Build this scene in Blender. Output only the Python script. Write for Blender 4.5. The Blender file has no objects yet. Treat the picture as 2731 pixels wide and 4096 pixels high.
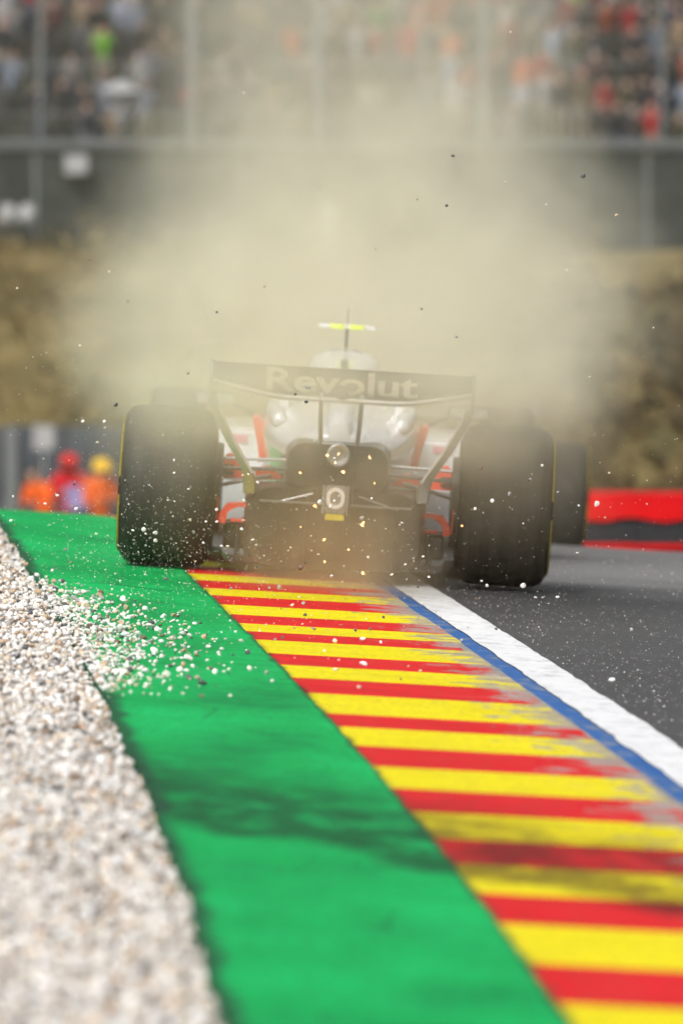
import bpy, bmesh, math, random
import numpy as np
from mathutils import Vector, Matrix, noise as mnoise

sc = bpy.context.scene
R = math.radians
rnd = random.Random(7)
nrs = np.random.RandomState(11)

# ------------------------------------------------------------------ camera
CAM_H = 1.59
cam_d = bpy.data.cameras.new('camera')
cam = bpy.data.objects.new('camera', cam_d)
sc.collection.objects.link(cam)
cam.location = (0, 0, CAM_H)
cam.rotation_euler = (R(90 - 2.465), 0, 0)
cam_d.sensor_fit = 'HORIZONTAL'
cam_d.sensor_width = 24.0
cam_d.lens = 239.7
cam_d.clip_start = 0.5
cam_d.clip_end = 3000
cam_d.dof.use_dof = True
cam_d.dof.focus_distance = 26.3
cam_d.dof.aperture_fstop = 3.1
sc.camera = cam

# ------------------------------------------------------------------ sky and sun (bright overcast day)
SUN_EL, SUN_AZ = R(46), R(207)
world = bpy.data.worlds.new('World')
sc.world = world
world.use_nodes = True
wn, wl = world.node_tree.nodes, world.node_tree.links
bg = wn['Background']
sky = wn.new('ShaderNodeTexSky')
sky.sky_type = 'NISHITA'
sky.sun_disc = False
sky.sun_elevation = SUN_EL
sky.sun_rotation = SUN_AZ
sky.dust_density = 6.0
sky.air_density = 1.0
sky.ozone_density = 0.6
hs = wn.new('ShaderNodeHueSaturation')
hs.inputs['Saturation'].default_value = 0.18
wl.new(sky.outputs[0], hs.inputs['Color'])
wl.new(hs.outputs[0], bg.inputs[0])
bg.inputs[1].default_value = 0.13
sun_d = bpy.data.lights.new('sun', 'SUN')
sun_d.energy = 1.5
sun_d.angle = R(24)
sun_d.color = (1.0, 0.965, 0.9)
sun = bpy.data.objects.new('sun', sun_d)
sc.collection.objects.link(sun)
sdir = Vector((math.sin(SUN_AZ) * math.cos(SUN_EL), math.cos(SUN_AZ) * math.cos(SUN_EL), math.sin(SUN_EL)))
sun.rotation_euler = sdir.to_track_quat('Z', 'Y').to_euler()

sc.view_settings.view_transform = 'Standard'
sc.view_settings.look = 'None'
sc.view_settings.gamma = 1.0
sc.view_settings.exposure = 0.12
sc.render.engine = 'CYCLES'
sc.cycles.use_denoising = True
sc.cycles.volume_bounces = 4
sc.cycles.max_bounces = 7
sc.cycles.diffuse_bounces = 2
sc.cycles.glossy_bounces = 2
sc.cycles.transparent_max_bounces = 16
sc.cycles.sample_clamp_indirect = 6.0
sc.cycles.volume_step_rate = 4.0
sc.cycles.use_adaptive_sampling = True
sc.cycles.adaptive_threshold = 0.05
sc.cycles.adaptive_min_samples = 24
sc.cycles.volume_max_steps = 256

# ------------------------------------------------------------------ helpers
C = sc.collection


def tag(o, label=None, cat=None, group=None, kind=None):
    if label: o['label'] = label
    if cat: o['category'] = cat
    if group: o['group'] = group
    if kind: o['kind'] = kind
    return o


def empty(name, loc=(0, 0, 0), rot=(0, 0, 0)):
    o = bpy.data.objects.new(name, None)
    o.empty_display_size = 0.1
    C.objects.link(o)
    o.location = loc
    o.rotation_euler = rot
    return o


class MB:
    """collects shapes, then builds ONE mesh object"""
    def __init__(s):
        s.v, s.f, s.uv = [], [], []

    def add(s, vs, fs):
        n = len(s.v)
        s.v += [tuple(v) for v in vs]
        s.f += [tuple(i + n for i in f) for f in fs]
        return s

    def box(s, x0, x1, y0, y1, z0, z1):
        return s.add([(x0, y0, z0), (x1, y0, z0), (x1, y1, z0), (x0, y1, z0), (x0, y0, z1), (x1, y0, z1), (x1, y1, z1), (x0, y1, z1)],
                     [(0, 3, 2, 1), (4, 5, 6, 7), (0, 1, 5, 4), (1, 2, 6, 5), (2, 3, 7, 6), (3, 0, 4, 7)])

    def loft(s, secs, cap=True, closed=True):
        n = len(secs[0])
        vs, fs = [], []
        for sec in secs:
            vs += [tuple(p) for p in sec]
        m = n if closed else n - 1
        for i in range(len(secs) - 1):
            for j in range(m):
                a, b = i * n + j, i * n + (j + 1) % n
                fs.append((a, b, b + n, a + n))
        if cap and closed:
            fs.append(tuple(range(n - 1, -1, -1)))
            k = (len(secs) - 1) * n
            fs.append(tuple(range(k, k + n)))
        return s.add(vs, fs)

    def tube(s, pts, r, n=10, flat=1.0, up=(0, 0, 1)):
        pts = [Vector(p) for p in pts]
        secs = []
        for i, p in enumerate(pts):
            d = (pts[min(i + 1, len(pts) - 1)] - pts[max(i - 1, 0)]).normalized()
            u = Vector(up)
            if abs(d.dot(u)) > 0.95: u = Vector((0, 1, 0)) if abs(d.y) < .9 else Vector((1, 0, 0))
            a = d.cross(u).normalized()
            b = a.cross(d).normalized()
            rr = r[i] if isinstance(r, (list, tuple)) else r
            secs.append([p + a * math.cos(t) * rr + b * math.sin(t) * rr * flat for t in [2 * math.pi * k / n for k in range(n)]])
        return s.loft(secs)

    def lathe_x(s, prof, n=48, cx=0, cy=0, cz=0):
        """prof: list of (x, r); spun round the x axis"""
        secs = []
        for x, r in prof:
            secs.append([(cx + x, cy + r * math.cos(2 * math.pi * k / n), cz + r * math.sin(2 * math.pi * k / n)) for k in range(n)])
        return s.loft(secs)

    def lathe_y(s, prof, n=24, cx=0, cz=0):
        secs = []
        for y, r in prof:
            secs.append([(cx + r * math.cos(2 * math.pi * k / n), y, cz + r * math.sin(2 * math.pi * k / n)) for k in range(n)])
        return s.loft(secs)

    def prism_y(s, pts, y0, y1):
        """outline of (x, z) points extruded along y"""
        return s.loft([[(x, y0, z) for x, z in pts], [(x, y1, z) for x, z in pts]])

    def mesh(s, name):
        me = bpy.data.meshes.new(name)
        me.from_pydata(s.v, [], s.f)
        bm = bmesh.new()
        bm.from_mesh(me)
        bmesh.ops.recalc_face_normals(bm, faces=bm.faces)
        bm.to_mesh(me)
        bm.free()
        return me

    def build(s, name, mat, parent=None, smooth=None, bevel=0, sub=0):
        me = s.mesh(name)
        o = bpy.data.objects.new(name, me)
        C.objects.link(o)
        if mat: me.materials.append(mat)
        o.parent = parent
        if smooth is not None:
            for p in me.polygons: p.use_smooth = True
            if smooth < 179:
                me.set_sharp_from_angle(angle=R(smooth))
        if bevel:
            b = o.modifiers.new('bevel', 'BEVEL')
            b.width = bevel; b.segments = 2; b.limit_method = 'ANGLE'
        if sub:
            m = o.modifiers.new('subdivision', 'SUBSURF')
            m.levels = sub; m.render_levels = sub
        return o


def rrect(w, h, r, n=5, cx=0, cz=0):
    pts = []
    for sx, sz, a0 in ((1, 1, 0), (-1, 1, 90), (-1, -1, 180), (1, -1, 270)):
        for k in range(n + 1):
            a = R(a0 + 90 * k / n)
            pts.append((cx + sx * (w / 2 - r) + r * math.cos(a), cz + sz * (h / 2 - r) + r * math.sin(a)))
    return pts


# ------------------------------------------------------------------ materials
def new_mat(name):
    m = bpy.data.materials.new(name)
    m.use_nodes = True
    return m, m.node_tree.nodes, m.node_tree.links, m.node_tree.nodes['Principled BSDF']


def paint(name, col, rough=0.5, metal=0.0, coat=0.0, var=0.0, scale=8.0, spec=0.5):
    m, n, l, b = new_mat(name)
    b.inputs['Base Color'].default_value = (*col, 1)
    b.inputs['Roughness'].default_value = rough
    b.inputs['Metallic'].default_value = metal
    b.inputs['Coat Weight'].default_value = coat
    b.inputs['Coat Roughness'].default_value = 0.08
    b.inputs['Specular IOR Level'].default_value = spec
    if var:
        tc = n.new('ShaderNodeTexCoord')
        nz = n.new('ShaderNodeTexNoise')
        nz.inputs['Scale'].default_value = scale
        nz.inputs['Detail'].default_value = 5
        l.new(tc.outputs['Object'], nz.inputs['Vector'])
        mr = n.new('ShaderNodeMapRange')
        mr.inputs['From Min'].default_value = 0.3; mr.inputs['From Max'].default_value = 0.7
        mr.inputs['To Min'].default_value = 1 - var; mr.inputs['To Max'].default_value = 1 + var
        l.new(nz.outputs[0], mr.inputs[0])
        mx = n.new('ShaderNodeMix'); mx.data_type = 'RGBA'; mx.blend_type = 'MULTIPLY'
        mx.inputs[0].default_value = 1
        mx.inputs[6].default_value = (*col, 1)
        l.new(mr.outputs[0], mx.inputs[7])
        l.new(mx.outputs[2], b.inputs['Base Color'])
    return m


class NT:
    """short-hand for building node graphs"""
    def __init__(s, m):
        s.n, s.l = m.node_tree.nodes, m.node_tree.links

    def node(s, t, **kw):
        o = s.n.new(t)
        for k, v in kw.items(): setattr(o, k, v)
        return o

    def put(s, sock, v):
        if hasattr(v, 'is_output') or isinstance(v, bpy.types.NodeSocket): s.l.new(v, sock)
        else: sock.default_value = v

    def math(s, op, a, b=0.0, c=0.0, clamp=False):
        o = s.node('ShaderNodeMath', operation=op, use_clamp=clamp)
        s.put(o.inputs[0], a); s.put(o.inputs[1], b); s.put(o.inputs[2], c)
        return o.outputs[0]

    def rng(s, v, a, b, c=0.0, d=1.0, smooth=False):
        o = s.node('ShaderNodeMapRange')
        if smooth: o.interpolation_type = 'SMOOTHSTEP'
        s.put(o.inputs[0], v)
        for i, q in enumerate((a, b, c, d)): s.put(o.inputs[i + 1], q)
        return o.outputs[0]

    def noise(s, vec, scale=5.0, detail=4.0, rough=0.55, dist=0.0):
        o = s.node('ShaderNodeTexNoise')
        s.put(o.inputs['Vector'], vec)
        o.inputs['Scale'].default_value = scale; o.inputs['Detail'].default_value = detail
        o.inputs['Roughness'].default_value = rough; o.inputs['Distortion'].default_value = dist
        return o.outputs[0]

    def mapping(s, vec, scale=(1, 1, 1), loc=(0, 0, 0), rot=(0, 0, 0)):
        o = s.node('ShaderNodeMapping')
        s.put(o.inputs[0], vec)
        o.inputs['Scale'].default_value = scale; o.inputs['Location'].default_value = loc; o.inputs['Rotation'].default_value = rot
        return o.outputs[0]

    def mix(s, fac, a, b, mode='MIX'):
        o = s.node('ShaderNodeMix', data_type='RGBA', blend_type=mode)
        s.put(o.inputs[0], fac)
        for i, q in ((6, a), (7, b)):
            if isinstance(q, tuple): o.inputs[i].default_value = (*q, 1) if len(q) == 3 else q
            else: s.l.new(q, o.inputs[i])
        return o.outputs[2]

    def ramp(s, v, stops, interp='LINEAR'):
        o = s.node('ShaderNodeValToRGB')
        o.color_ramp.interpolation = interp
        e = o.color_ramp.elements
        while len(e) < len(stops): e.new(0.5)
        for q, (p, c) in zip(e, stops):
            q.position = p
            q.color = (*c, 1) if isinstance(c, tuple) else (c, c, c, 1)
        s.put(o.inputs[0], v)
        return o.outputs[0]

    def bump(s, h, strength=0.3, dist=0.01):
        o = s.node('ShaderNodeBump')
        o.inputs['Strength'].default_value = strength; o.inputs['Distance'].default_value = dist
        s.put(o.inputs['Height'], h)
        return o.outputs[0]


def ground_base(name):
    m, n, l, b = new_mat(name)
    t = NT(m)
    g = t.node('ShaderNodeNewGeometry')
    return m, t, b, g.outputs['Position']


# track scuff that crosses the green strip and the stripes: centre line y = f(x) in metres
def scuff_mask(t, pos):
    sp = t.node('ShaderNodeSeparateXYZ'); t.put(sp.inputs[0], pos)
    x, y = sp.outputs[0], sp.outputs[1]
    wob = t.noise(t.mapping(pos, (2.2, 1.0, 1)), 1.3, 4)
    yc = t.math('MULTIPLY_ADD', x, -1.35, 17.35)
    d = t.math('SUBTRACT', t.math('ADD', y, t.math('MULTIPLY', t.math('SUBTRACT', wob, 0.5), 1.2)), yc)
    main = t.math('MULTIPLY', t.rng(d, -0.55, -0.2, 0, 1, True), t.rng(d, 0.5, 2.2, 1, 0, True))
    streak = t.rng(t.noise(t.mapping(pos, (3.0, 1.6, 1), rot=(0, 0, 0.5)), 1.7, 5, 0.65), 0.30, 0.54)
    return t.math('MULTIPLY', main, streak)


def grime(t, pos):
    """faint cross-wise rubber and dirt streaks"""
    a = t.rng(t.noise(t.mapping(pos, (0.7, 3.0, 1), rot=(0, 0, 0.08)), 2.5, 6, 0.62), 0.48, 0.78)
    return a


def mat_asphalt():
    m, t, b, pos = ground_base('asphalt')
    big = t.noise(t.mapping(pos, (1, 0.35, 1)), 0.9, 4)
    ps = t.mapping(pos, (1, .22, 1))
    fine = t.noise(ps, 48, 4, 0.75)
    vo = t.node('ShaderNodeTexVoronoi'); t.put(vo.inputs['Vector'], ps); vo.inputs['Scale'].default_value = 52
    spk = t.rng(vo.outputs['Distance'], 0.10, 0.30, 1, 0)
    sel = t.rng(t.noise(ps, 26, 2), 0.52, 0.58)
    col = t.ramp(fine, [(0.3, (0.030, 0.030, 0.032)), (0.55, (0.058, 0.058, 0.061)), (0.78, (0.115, 0.113, 0.115))])
    col = t.mix(t.math('MULTIPLY', t.math('MULTIPLY', spk, sel), 0.9), col, (0.42, 0.415, 0.41))
    col = t.mix(t.rng(big, 0.3, 0.7, 0.0, 0.55), col, (0.085, 0.085, 0.088))
    rub = t.rng(t.noise(t.mapping(pos, (0.25, 3.0, 1)), 1.2, 5), 0.5, 0.75, 0, 0.4)
    col = t.mix(rub, col, (0.03, 0.03, 0.031))
    # grazing sheen of the far track, painted in as paler asphalt
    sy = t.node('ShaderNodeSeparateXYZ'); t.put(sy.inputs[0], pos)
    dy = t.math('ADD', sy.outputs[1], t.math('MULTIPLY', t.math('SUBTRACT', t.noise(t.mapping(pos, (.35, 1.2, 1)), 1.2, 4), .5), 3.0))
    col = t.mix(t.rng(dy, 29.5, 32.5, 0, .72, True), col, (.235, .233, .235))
    t.l.new(col, b.inputs['Base Color'])
    b.inputs['Roughness'].default_value = 0.8
    b.inputs['Specular IOR Level'].default_value = 0.5
    t.l.new(t.bump(fine, 0.6, 0.006), b.inputs['Normal'])
    return m


def mat_green():
    m, t, b, pos = ground_base('green_paint')
    uv = t.node('ShaderNodeUVMap').outputs[0]
    su = t.node('ShaderNodeSeparateXYZ'); t.put(su.inputs[0], uv)
    u = su.outputs[0]
    n1 = t.noise(t.mapping(pos, (1.4, 0.55, 1)), 1.6, 5, 0.6)
    n2 = t.noise(t.mapping(pos, (1.0, 3.4, 1)), 3.0, 6, 0.6)
    fine = t.noise(t.mapping(pos, (1, .3, 1)), 42, 5, 0.65)
    col = t.ramp(n1, [(0.30, (0.002, 0.250, 0.060)), (0.48, (0.003, 0.400, 0.088)), (0.72, (0.006, 0.530, 0.135))])
    col = t.mix(t.rng(n2, 0.45, 0.8, 0, 0.4), col, (0.030, 0.480, 0.190))
    col = t.mix(t.rng(t.noise(t.mapping(pos, (0.8, 5, 1)), 2.1, 6, 0.65), 0.5, 0.76, 0, 0.5), col, (0.006, 0.13, 0.055))
    col = t.mix(t.math('MULTIPLY', scuff_mask(t, pos), 0.88), col, (0.010, 0.050, 0.022))
    # worn and dirty borders
    en = t.noise(t.mapping(pos, (2, 1, 1)), 3.5, 5, 0.65)
    el = t.rng(t.math('ADD', u, t.math('MULTIPLY', t.math('SUBTRACT', en, 0.5), 0.16)), 0.015, 0.085, 1, 0, True)
    er = t.rng(t.math('ADD', u, t.math('MULTIPLY', t.math('SUBTRACT', en, 0.5), 0.09)), 0.965, 1.0, 0, 1, True)
    col = t.mix(t.math('MULTIPLY', el, 0.85), col, (0.022, 0.035, 0.035))
    col = t.mix(t.math('MULTIPLY', er, 0.75), col, (0.020, 0.045, 0.028))
    # slim cracks
    vo = t.node('ShaderNodeTexVoronoi', feature='DISTANCE_TO_EDGE')
    t.put(vo.inputs['Vector'], t.mapping(pos, (1.0, 0.8, 1))); vo.inputs['Scale'].default_value = 0.9
    cr = t.math('MULTIPLY', t.rng(vo.outputs['Distance'], 0.0, 0.012, 1, 0), t.rng(t.noise(pos, 1.6, 2), 0.5, 0.6))
    col = t.mix(t.math('MULTIPLY', cr, 0.6), col, (0.01, 0.06, 0.03))
    col = t.mix(t.rng(fine, 0.42, 0.72, 0, 0.55), col, (0.003, 0.20, 0.055))
    t.l.new(col, b.inputs['Base Color'])
    b.inputs['Roughness'].default_value = 0.62
    b.inputs['Specular IOR Level'].default_value = 0.06
    t.l.new(t.bump(fine, 0.35, 0.004), b.inputs['Normal'])
    return m


def mat_stripe(name, col_a, col_b, worn=(0.46, 0.43, 0.40)):
    m, t, b, pos = ground_base(name)
    uv = t.node('ShaderNodeUVMap').outputs[0]
    su = t.node('ShaderNodeSeparateXYZ'); t.put(su.inputs[0], uv)
    u = su.outputs[0]
    n1 = t.noise(t.mapping(pos, (1.2, 2.2, 1)), 2.0, 5)
    col = t.mix(t.rng(n1, 0.35, 0.7), col_a, col_b)
    # wheels have scrubbed the paint off towards the track side
    st = t.noise(t.mapping(pos, (2.0, 1.5, 1), rot=(0, 0, 0.1)), 2.6, 7, 0.68, 0.4)
    st2 = t.noise(t.mapping(pos, (2.5, 4.0, 1)), 3.2, 5, 0.7)
    amt = t.math('ADD', t.math('MULTIPLY', st, 0.75), t.math('MULTIPLY', st2, 0.35))
    thr = t.rng(u, 0.30, 1.0, 0.78, 0.465)
    wear = t.rng(t.math('SUBTRACT', amt, thr), 0.0, 0.06)
    wcol = t.mix(t.rng(st2, 0.35, 0.65), worn, (0.27, 0.24, 0.21))
    col = t.mix(t.math('MULTIPLY', wear, 0.9), col, wcol)
    light = t.rng(t.noise(t.mapping(pos, (1.5, 9.0, 1)), 3.0, 5, 0.65), 0.55, 0.75, 0, 0.16)
    col = t.mix(light, col, (0.58, 0.50, 0.44))
    col = t.mix(t.math('MULTIPLY', grime(t, pos), 0.16), col, (0.06, 0.04, 0.03))
    col = t.mix(t.math('MULTIPLY', scuff_mask(t, pos), 0.75), col, (0.045, 0.012, 0.010))
    el = t.rng(u, 0.0, 0.03, 1, 0, True)
    col = t.mix(t.math('MULTIPLY', t.math('MULTIPLY', el, t.rng(t.noise(pos, 4, 4), 0.35, 0.6)), 0.65), col, (0.03, 0.045, 0.03))
    t.l.new(col, b.inputs['Base Color'])
    b.inputs['Roughness'].default_value = 0.6
    b.inputs['Specular IOR Level'].default_value = 0.06
    gr = t.noise(t.mapping(pos, (1, .4, 1)), 38, 5, .7)
    col = t.mix(t.rng(gr, .45, .75, 0, .30), col, (.16, .09, .04))
    t.l.new(col, b.inputs['Base Color'])
    t.l.new(t.bump(gr, 0.3, 0.004), b.inputs['Normal'])
    return m


def mat_line(name, base, dark, worn, strength=0.5):
    m, t, b, pos = ground_base(name)
    n1 = t.noise(t.mapping(pos, (2, 6, 1)), 2.5, 6, 0.65)
    col = t.mix(t.rng(n1, 0.3, 0.7), base, dark)
    st = t.noise(t.mapping(pos, (3.0, 1.6, 1), rot=(0, 0, 0.35)), 3.4, 6, 0.7)
    col = t.mix(t.rng(st, 0.50, 0.68, 0, strength), col, worn)
    fine = t.noise(t.mapping(pos, (1.2, .35, 1), rot=(0, 0, .25)), 20, 5, 0.72)
    col = t.mix(t.rng(fine, 0.58, 0.76, 0, 0.6), col, worn)
    b.inputs['Specular IOR Level'].default_value = 0.1
    t.l.new(col, b.inputs['Base Color'])
    b.inputs['Roughness'].default_value = 0.6
    t.l.new(t.bump(fine, 0.3, 0.004), b.inputs['Normal'])
    return m


def mat_concrete():
    m, t, b, pos = ground_base('concrete')
    n = t.noise(pos, 12, 6, 0.65)
    t.l.new(t.ramp(n, [(0.3, (0.20, 0.19, 0.18)), (0.7, (0.36, 0.34, 0.32))]), b.inputs['Base Color'])
    b.inputs['Roughness'].default_value = 0.85
    t.l.new(t.bump(n, 0.4, 0.01), b.inputs['Normal'])
    return m


def mat_earth():
    m, t, b, pos = ground_base('earth')
    n1 = t.noise(pos, 0.55, 5, 0.6)
    n2 = t.noise(t.mapping(pos, (1, 1, 2)), 2.6, 5, 0.65)
    col = t.ramp(n1, [(0.28, (0.070, 0.070, 0.026)), (0.45, (0.135, 0.105, 0.040)), (0.6, (0.215, 0.165, 0.068)), (0.78, (0.160, 0.135, 0.056))])
    col = t.mix(t.rng(n2, 0.55, 0.8, 0, 0.5), col, (0.06, 0.055, 0.022))
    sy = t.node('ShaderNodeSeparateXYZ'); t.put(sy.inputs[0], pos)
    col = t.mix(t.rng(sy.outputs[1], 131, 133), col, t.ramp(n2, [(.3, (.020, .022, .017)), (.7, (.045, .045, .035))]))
    t.l.new(col, b.inputs['Base Color'])
    b.inputs['Roughness'].default_value = 0.95
    t.l.new(t.bump(n2, 0.5, 0.1), b.inputs['Normal'])
    return m


def mat_attr(name, rough=0.7, attr='tint', bump=True):
    m, n, l, b = new_mat(name)
    t = NT(m)
    a = t.node('ShaderNodeAttribute', attribute_name=attr)
    tc = t.node('ShaderNodeTexCoord')
    nz = t.noise(tc.outputs['Object'], 160, 3, 0.6)
    col = t.mix(t.rng(nz, 0.4, 0.75, 0, 0.18), a.outputs['Color'], (0.14, 0.12, 0.10))
    l.new(col, b.inputs['Base Color'])
    b.inputs['Roughness'].default_value = rough
    b.inputs['Specular IOR Level'].default_value = 0.35
    return m


M = {}
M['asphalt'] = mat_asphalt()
M['green'] = mat_green()
M['red_stripe'] = mat_stripe('red_stripe_paint', (0.62, 0.006, 0.012), (0.76, 0.012, 0.022))
M['yellow_stripe'] = mat_stripe('yellow_stripe_paint', (0.79, 0.67, 0.001), (0.85, 0.74, 0.003), (0.52, 0.47, 0.36))
M['blue'] = mat_line('blue_paint', (0.022, 0.105, 0.33), (0.035, 0.140, 0.42), (0.24, 0.27, 0.30), 0.9)
M['white'] = mat_line('white_paint', (0.84, 0.85, 0.87), (0.72, 0.73, 0.76), (0.36, 0.36, 0.37), 0.55)
M['concrete'] = mat_concrete()
M['earth'] = mat_earth()
M['stone'] = mat_attr('stone')
M['silver'] = paint('silver_paint', (0.90, 0.91, 0.93), 0.22, 0.15, 0.9)
M['white_body'] = paint('pale_grey_paint', (0.80, 0.81, 0.84), 0.35, 0.1, 0.5)
M['red'] = paint('signal_red_paint', (0.92, 0.060, 0.028), 0.4, 0, 0.4)
M['carbon'] = paint('carbon', (0.018, 0.018, 0.019), 0.42, 0, 0.3, var=0.25, scale=30)
M['carbon_grey'] = paint('satin_grey_carbon', (0.34, 0.345, 0.35), 0.3, 0.5, 0.4)
def mat_tyre():
    m, n, l, b = new_mat('tyre_rubber')
    t = NT(m)
    tc = t.node('ShaderNodeTexCoord').outputs['Object']
    bands = t.noise(t.mapping(tc, (26, 1.2, 1.2)), 1.0, 4, .6)
    marb = t.noise(tc, 38, 5, .7)
    col = t.mix(t.rng(bands, .4, .7), (.012, .012, .0115), (.030, .029, .027))
    col = t.mix(t.rng(marb, .56, .75, 0, .5), col, (.065, .060, .052))
    l.new(col, b.inputs['Base Color'])
    b.inputs['Roughness'].default_value = .62
    b.inputs['Specular IOR Level'].default_value = .4
    l.new(t.bump(marb, .5, .006), b.inputs['Normal'])
    return m


M['tyre'] = mat_tyre()
M['tyre_yellow'] = paint('tyre_marking_yellow', (0.80, 0.62, 0.02), 0.7)
M['metal'] = paint('dark_metal', (0.10, 0.10, 0.105), 0.4, 0.9)
M['steel'] = paint('bright_metal', (0.55, 0.55, 0.56), 0.3, 0.9)
M['letter'] = paint('letter_white', (0.95, 0.95, 0.95), 0.5)
M['fluo'] = paint('fluorescent_yellow', (0.78, 0.95, 0.02), 0.5)
M['wing_grey'] = paint('gloss_grey_carbon', (0.15, 0.145, 0.13), 0.22, 0.2, 1.0)
M['dark_body'] = paint('dark_body_paint', (0.03, 0.035, 0.05), 0.3, 0.3, 0.6)
M['black_rubber'] = paint('black_rubber', (0.015, 0.015, 0.018), 0.7, var=0.3)
M['barrier_red'] = paint('barrier_red', (0.60, 0.006, 0.008), 0.6, var=0.12, scale=2, spec=.12)
M['galv'] = paint('galvanised_steel', (0.20, 0.215, 0.215), 0.5, 0.4, var=0.15)
M['post_white'] = paint('white_post_paint', (0.78, 0.79, 0.78), 0.6, var=0.2, scale=3)
M['hoarding'] = paint('dark_green_cloth', (0.034, 0.040, 0.035), 0.9, var=0.4, scale=1.5)
M['wall_grey'] = paint('blue_grey_concrete', (0.065, 0.074, 0.085), 0.8, var=0.35, scale=1.2)
M['board'] = paint('white_board', (0.8, 0.8, 0.8), 0.5)
M['grubby'] = paint('grubby_white_cloth', (0.36, 0.365, 0.37), 0.8, var=.2)

# ------------------------------------------------------------------ lie of the land (metres; y runs away from the camera)
K = 0.06
KC = (3.95128e-05, -9.121e-04, -7.34213e-02, -7.54714e-02)


def xk(y):
    """left border of the striped kerb"""
    t = min(max(y, 4.0), 44.0) - 22
    x = ((KC[0] * t + KC[1]) * t + KC[2]) * t + KC[3]
    if y > 44: x -= (y - 44) * 0.14 + (y - 44) ** 2 * 0.004
    return x


def prof(y):
    if y <= 31: z = 0.0
    elif y <= 62: z = -0.0032 * (y - 31) ** 2
    elif y <= 74.3:
        q = (y - 62) / 12.3
        z = -3.075 - 0.1984 * 12.3 * (q - q * q / 2)
    else: z = -4.295
    if y > 116: 
        q = min(1, (y - 116) / 12.0)
        z = -4.295 + q * q * (3 - 2 * q) * 5.345
    if y > 135: z = 1.05 + min(y - 135, 41) * 0.030
    if y > 176: z = 2.28 + min(y - 176, 40) * 0.60
    return z


def gz(x, y):
    k = K * max(0.0, min(1.0, (75 - y) / 25))
    x = max(-6.0, min(9.0, x))
    return prof(y) - k * x


YS = [-30, -20, -12, -6, -2] + [i * 0.25 for i in range(0, 256)] + list(range(64, 80, 2)) + list(range(80, 116, 6)) + [116 + i for i in range(13)] + [132, 135, 150, 176, 180, 190, 200, 216, 240, 300, 420, 600]


def sheet(name, mat, ys, xl, xr, nx, dz, parent=None, skirt=0.0):
    """a strip between the curves xl(y) and xr(y), lying dz above the land, with its side faces"""
    vs, fs, uv = [], [], []
    for y in ys:
        a, b = xl(y), xr(y)
        row = [(a + (b - a) * i / nx) for i in range(nx + 1)]
        if skirt: vs.append((a, y, gz(a, y) + dz - skirt)); uv.append((0, y))
        for i, x in enumerate(row):
            vs.append((x, y, gz(x, y) + dz)); uv.append((i / nx, y))
        if skirt: vs.append((b, y, gz(b, y) + dz - skirt)); uv.append((1, y))
    n = nx + 1 + (2 if skirt else 0)
    for j in range(len(ys) - 1):
        for i in range(n - 1):
            a = j * n + i
            fs.append((a, a + 1, a + 1 + n, a + n))
    me = bpy.data.meshes.new(name)
    me.from_pydata(vs, [], fs)
    l = me.uv_layers.new(name='UVMap')
    for lp in me.loops: l.data[lp.index].uv = uv[lp.vertex_index]
    me.materials.append(mat)
    o = bpy.data.objects.new(name, me)
    C.objects.link(o)
    o.parent = parent
    return o


# the ground: one sheet out to the horizon
xs = [-500, -200, -80, -30, -15, -9, -6] + [i * 0.5 for i in range(-10, 19)] + [10, 12, 15, 20, 40, 100, 250, 500]
gv, gf = [], []
for y in YS:
    for x in xs:
        bump = 0.0
        if 116 < y < 134: bump = 0.10 * mnoise.noise(Vector((x * 0.5, y * 0.5, 0)))
        gv.append((x, y, gz(x, y) - 0.07 + bump))
nx_ = len(xs)
for j in range(len(YS) - 1):
    for i in range(nx_ - 1):
        a = j * nx_ + i
        gf.append((a, a + 1, a + 1 + nx_, a + nx_))
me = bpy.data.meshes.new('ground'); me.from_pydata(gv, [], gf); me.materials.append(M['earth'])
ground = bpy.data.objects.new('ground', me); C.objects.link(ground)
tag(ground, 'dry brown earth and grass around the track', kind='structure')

SY = [i * 0.25 for i in range(8, 260)]
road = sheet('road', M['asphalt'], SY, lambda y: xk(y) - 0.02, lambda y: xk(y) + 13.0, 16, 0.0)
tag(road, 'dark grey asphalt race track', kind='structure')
green = sheet('run_off_strip', M['green'], SY, lambda y: xk(y) - 0.70 + 0.006 * math.sin(y * 2.1) + 0.005 * math.sin(y * 5.3), lambda y: xk(y) + 0.004 * math.sin(y * 3), 6, 0.012, skirt=0.09)
tag(green, 'green painted strip between gravel and striped kerb', kind='structure')
kerb = sheet('kerb', M['concrete'], SY, lambda y: xk(y) + 0.003, lambda y: xk(y) + 0.82, 4, 0.008, skirt=0.01)
tag(kerb, 'red and yellow striped kerb beside the white line', kind='structure')

ST = [(29.58, 29.01), (28.48, 27.95), (27.38, 26.68), (26.2, 25.65), (25.24, 24.46), (23.9, 23.22), (22.58, 21.65), (21.16, 20.38), (19.7, 18.92), (18.26, 17.46),
      (16.83, 16.08), (15.45, 14.58), (13.91, 13.1), (12.45, 11.7), (11.05, 10.3)]
far = [(29.58 + 1.12 * i, 29.02 + 1.12 * i) for i in range(1, 13)]
ST = far[::-1] + ST
bounds = []
for i, (a, b) in enumerate(ST):
    a, b = a - .025, b + .025
    bounds.append(('yellow_stripe', b, a))
    if i + 1 < len(ST): bounds.append(('red_stripe', ST[i + 1][0] - .025, b))


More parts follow.
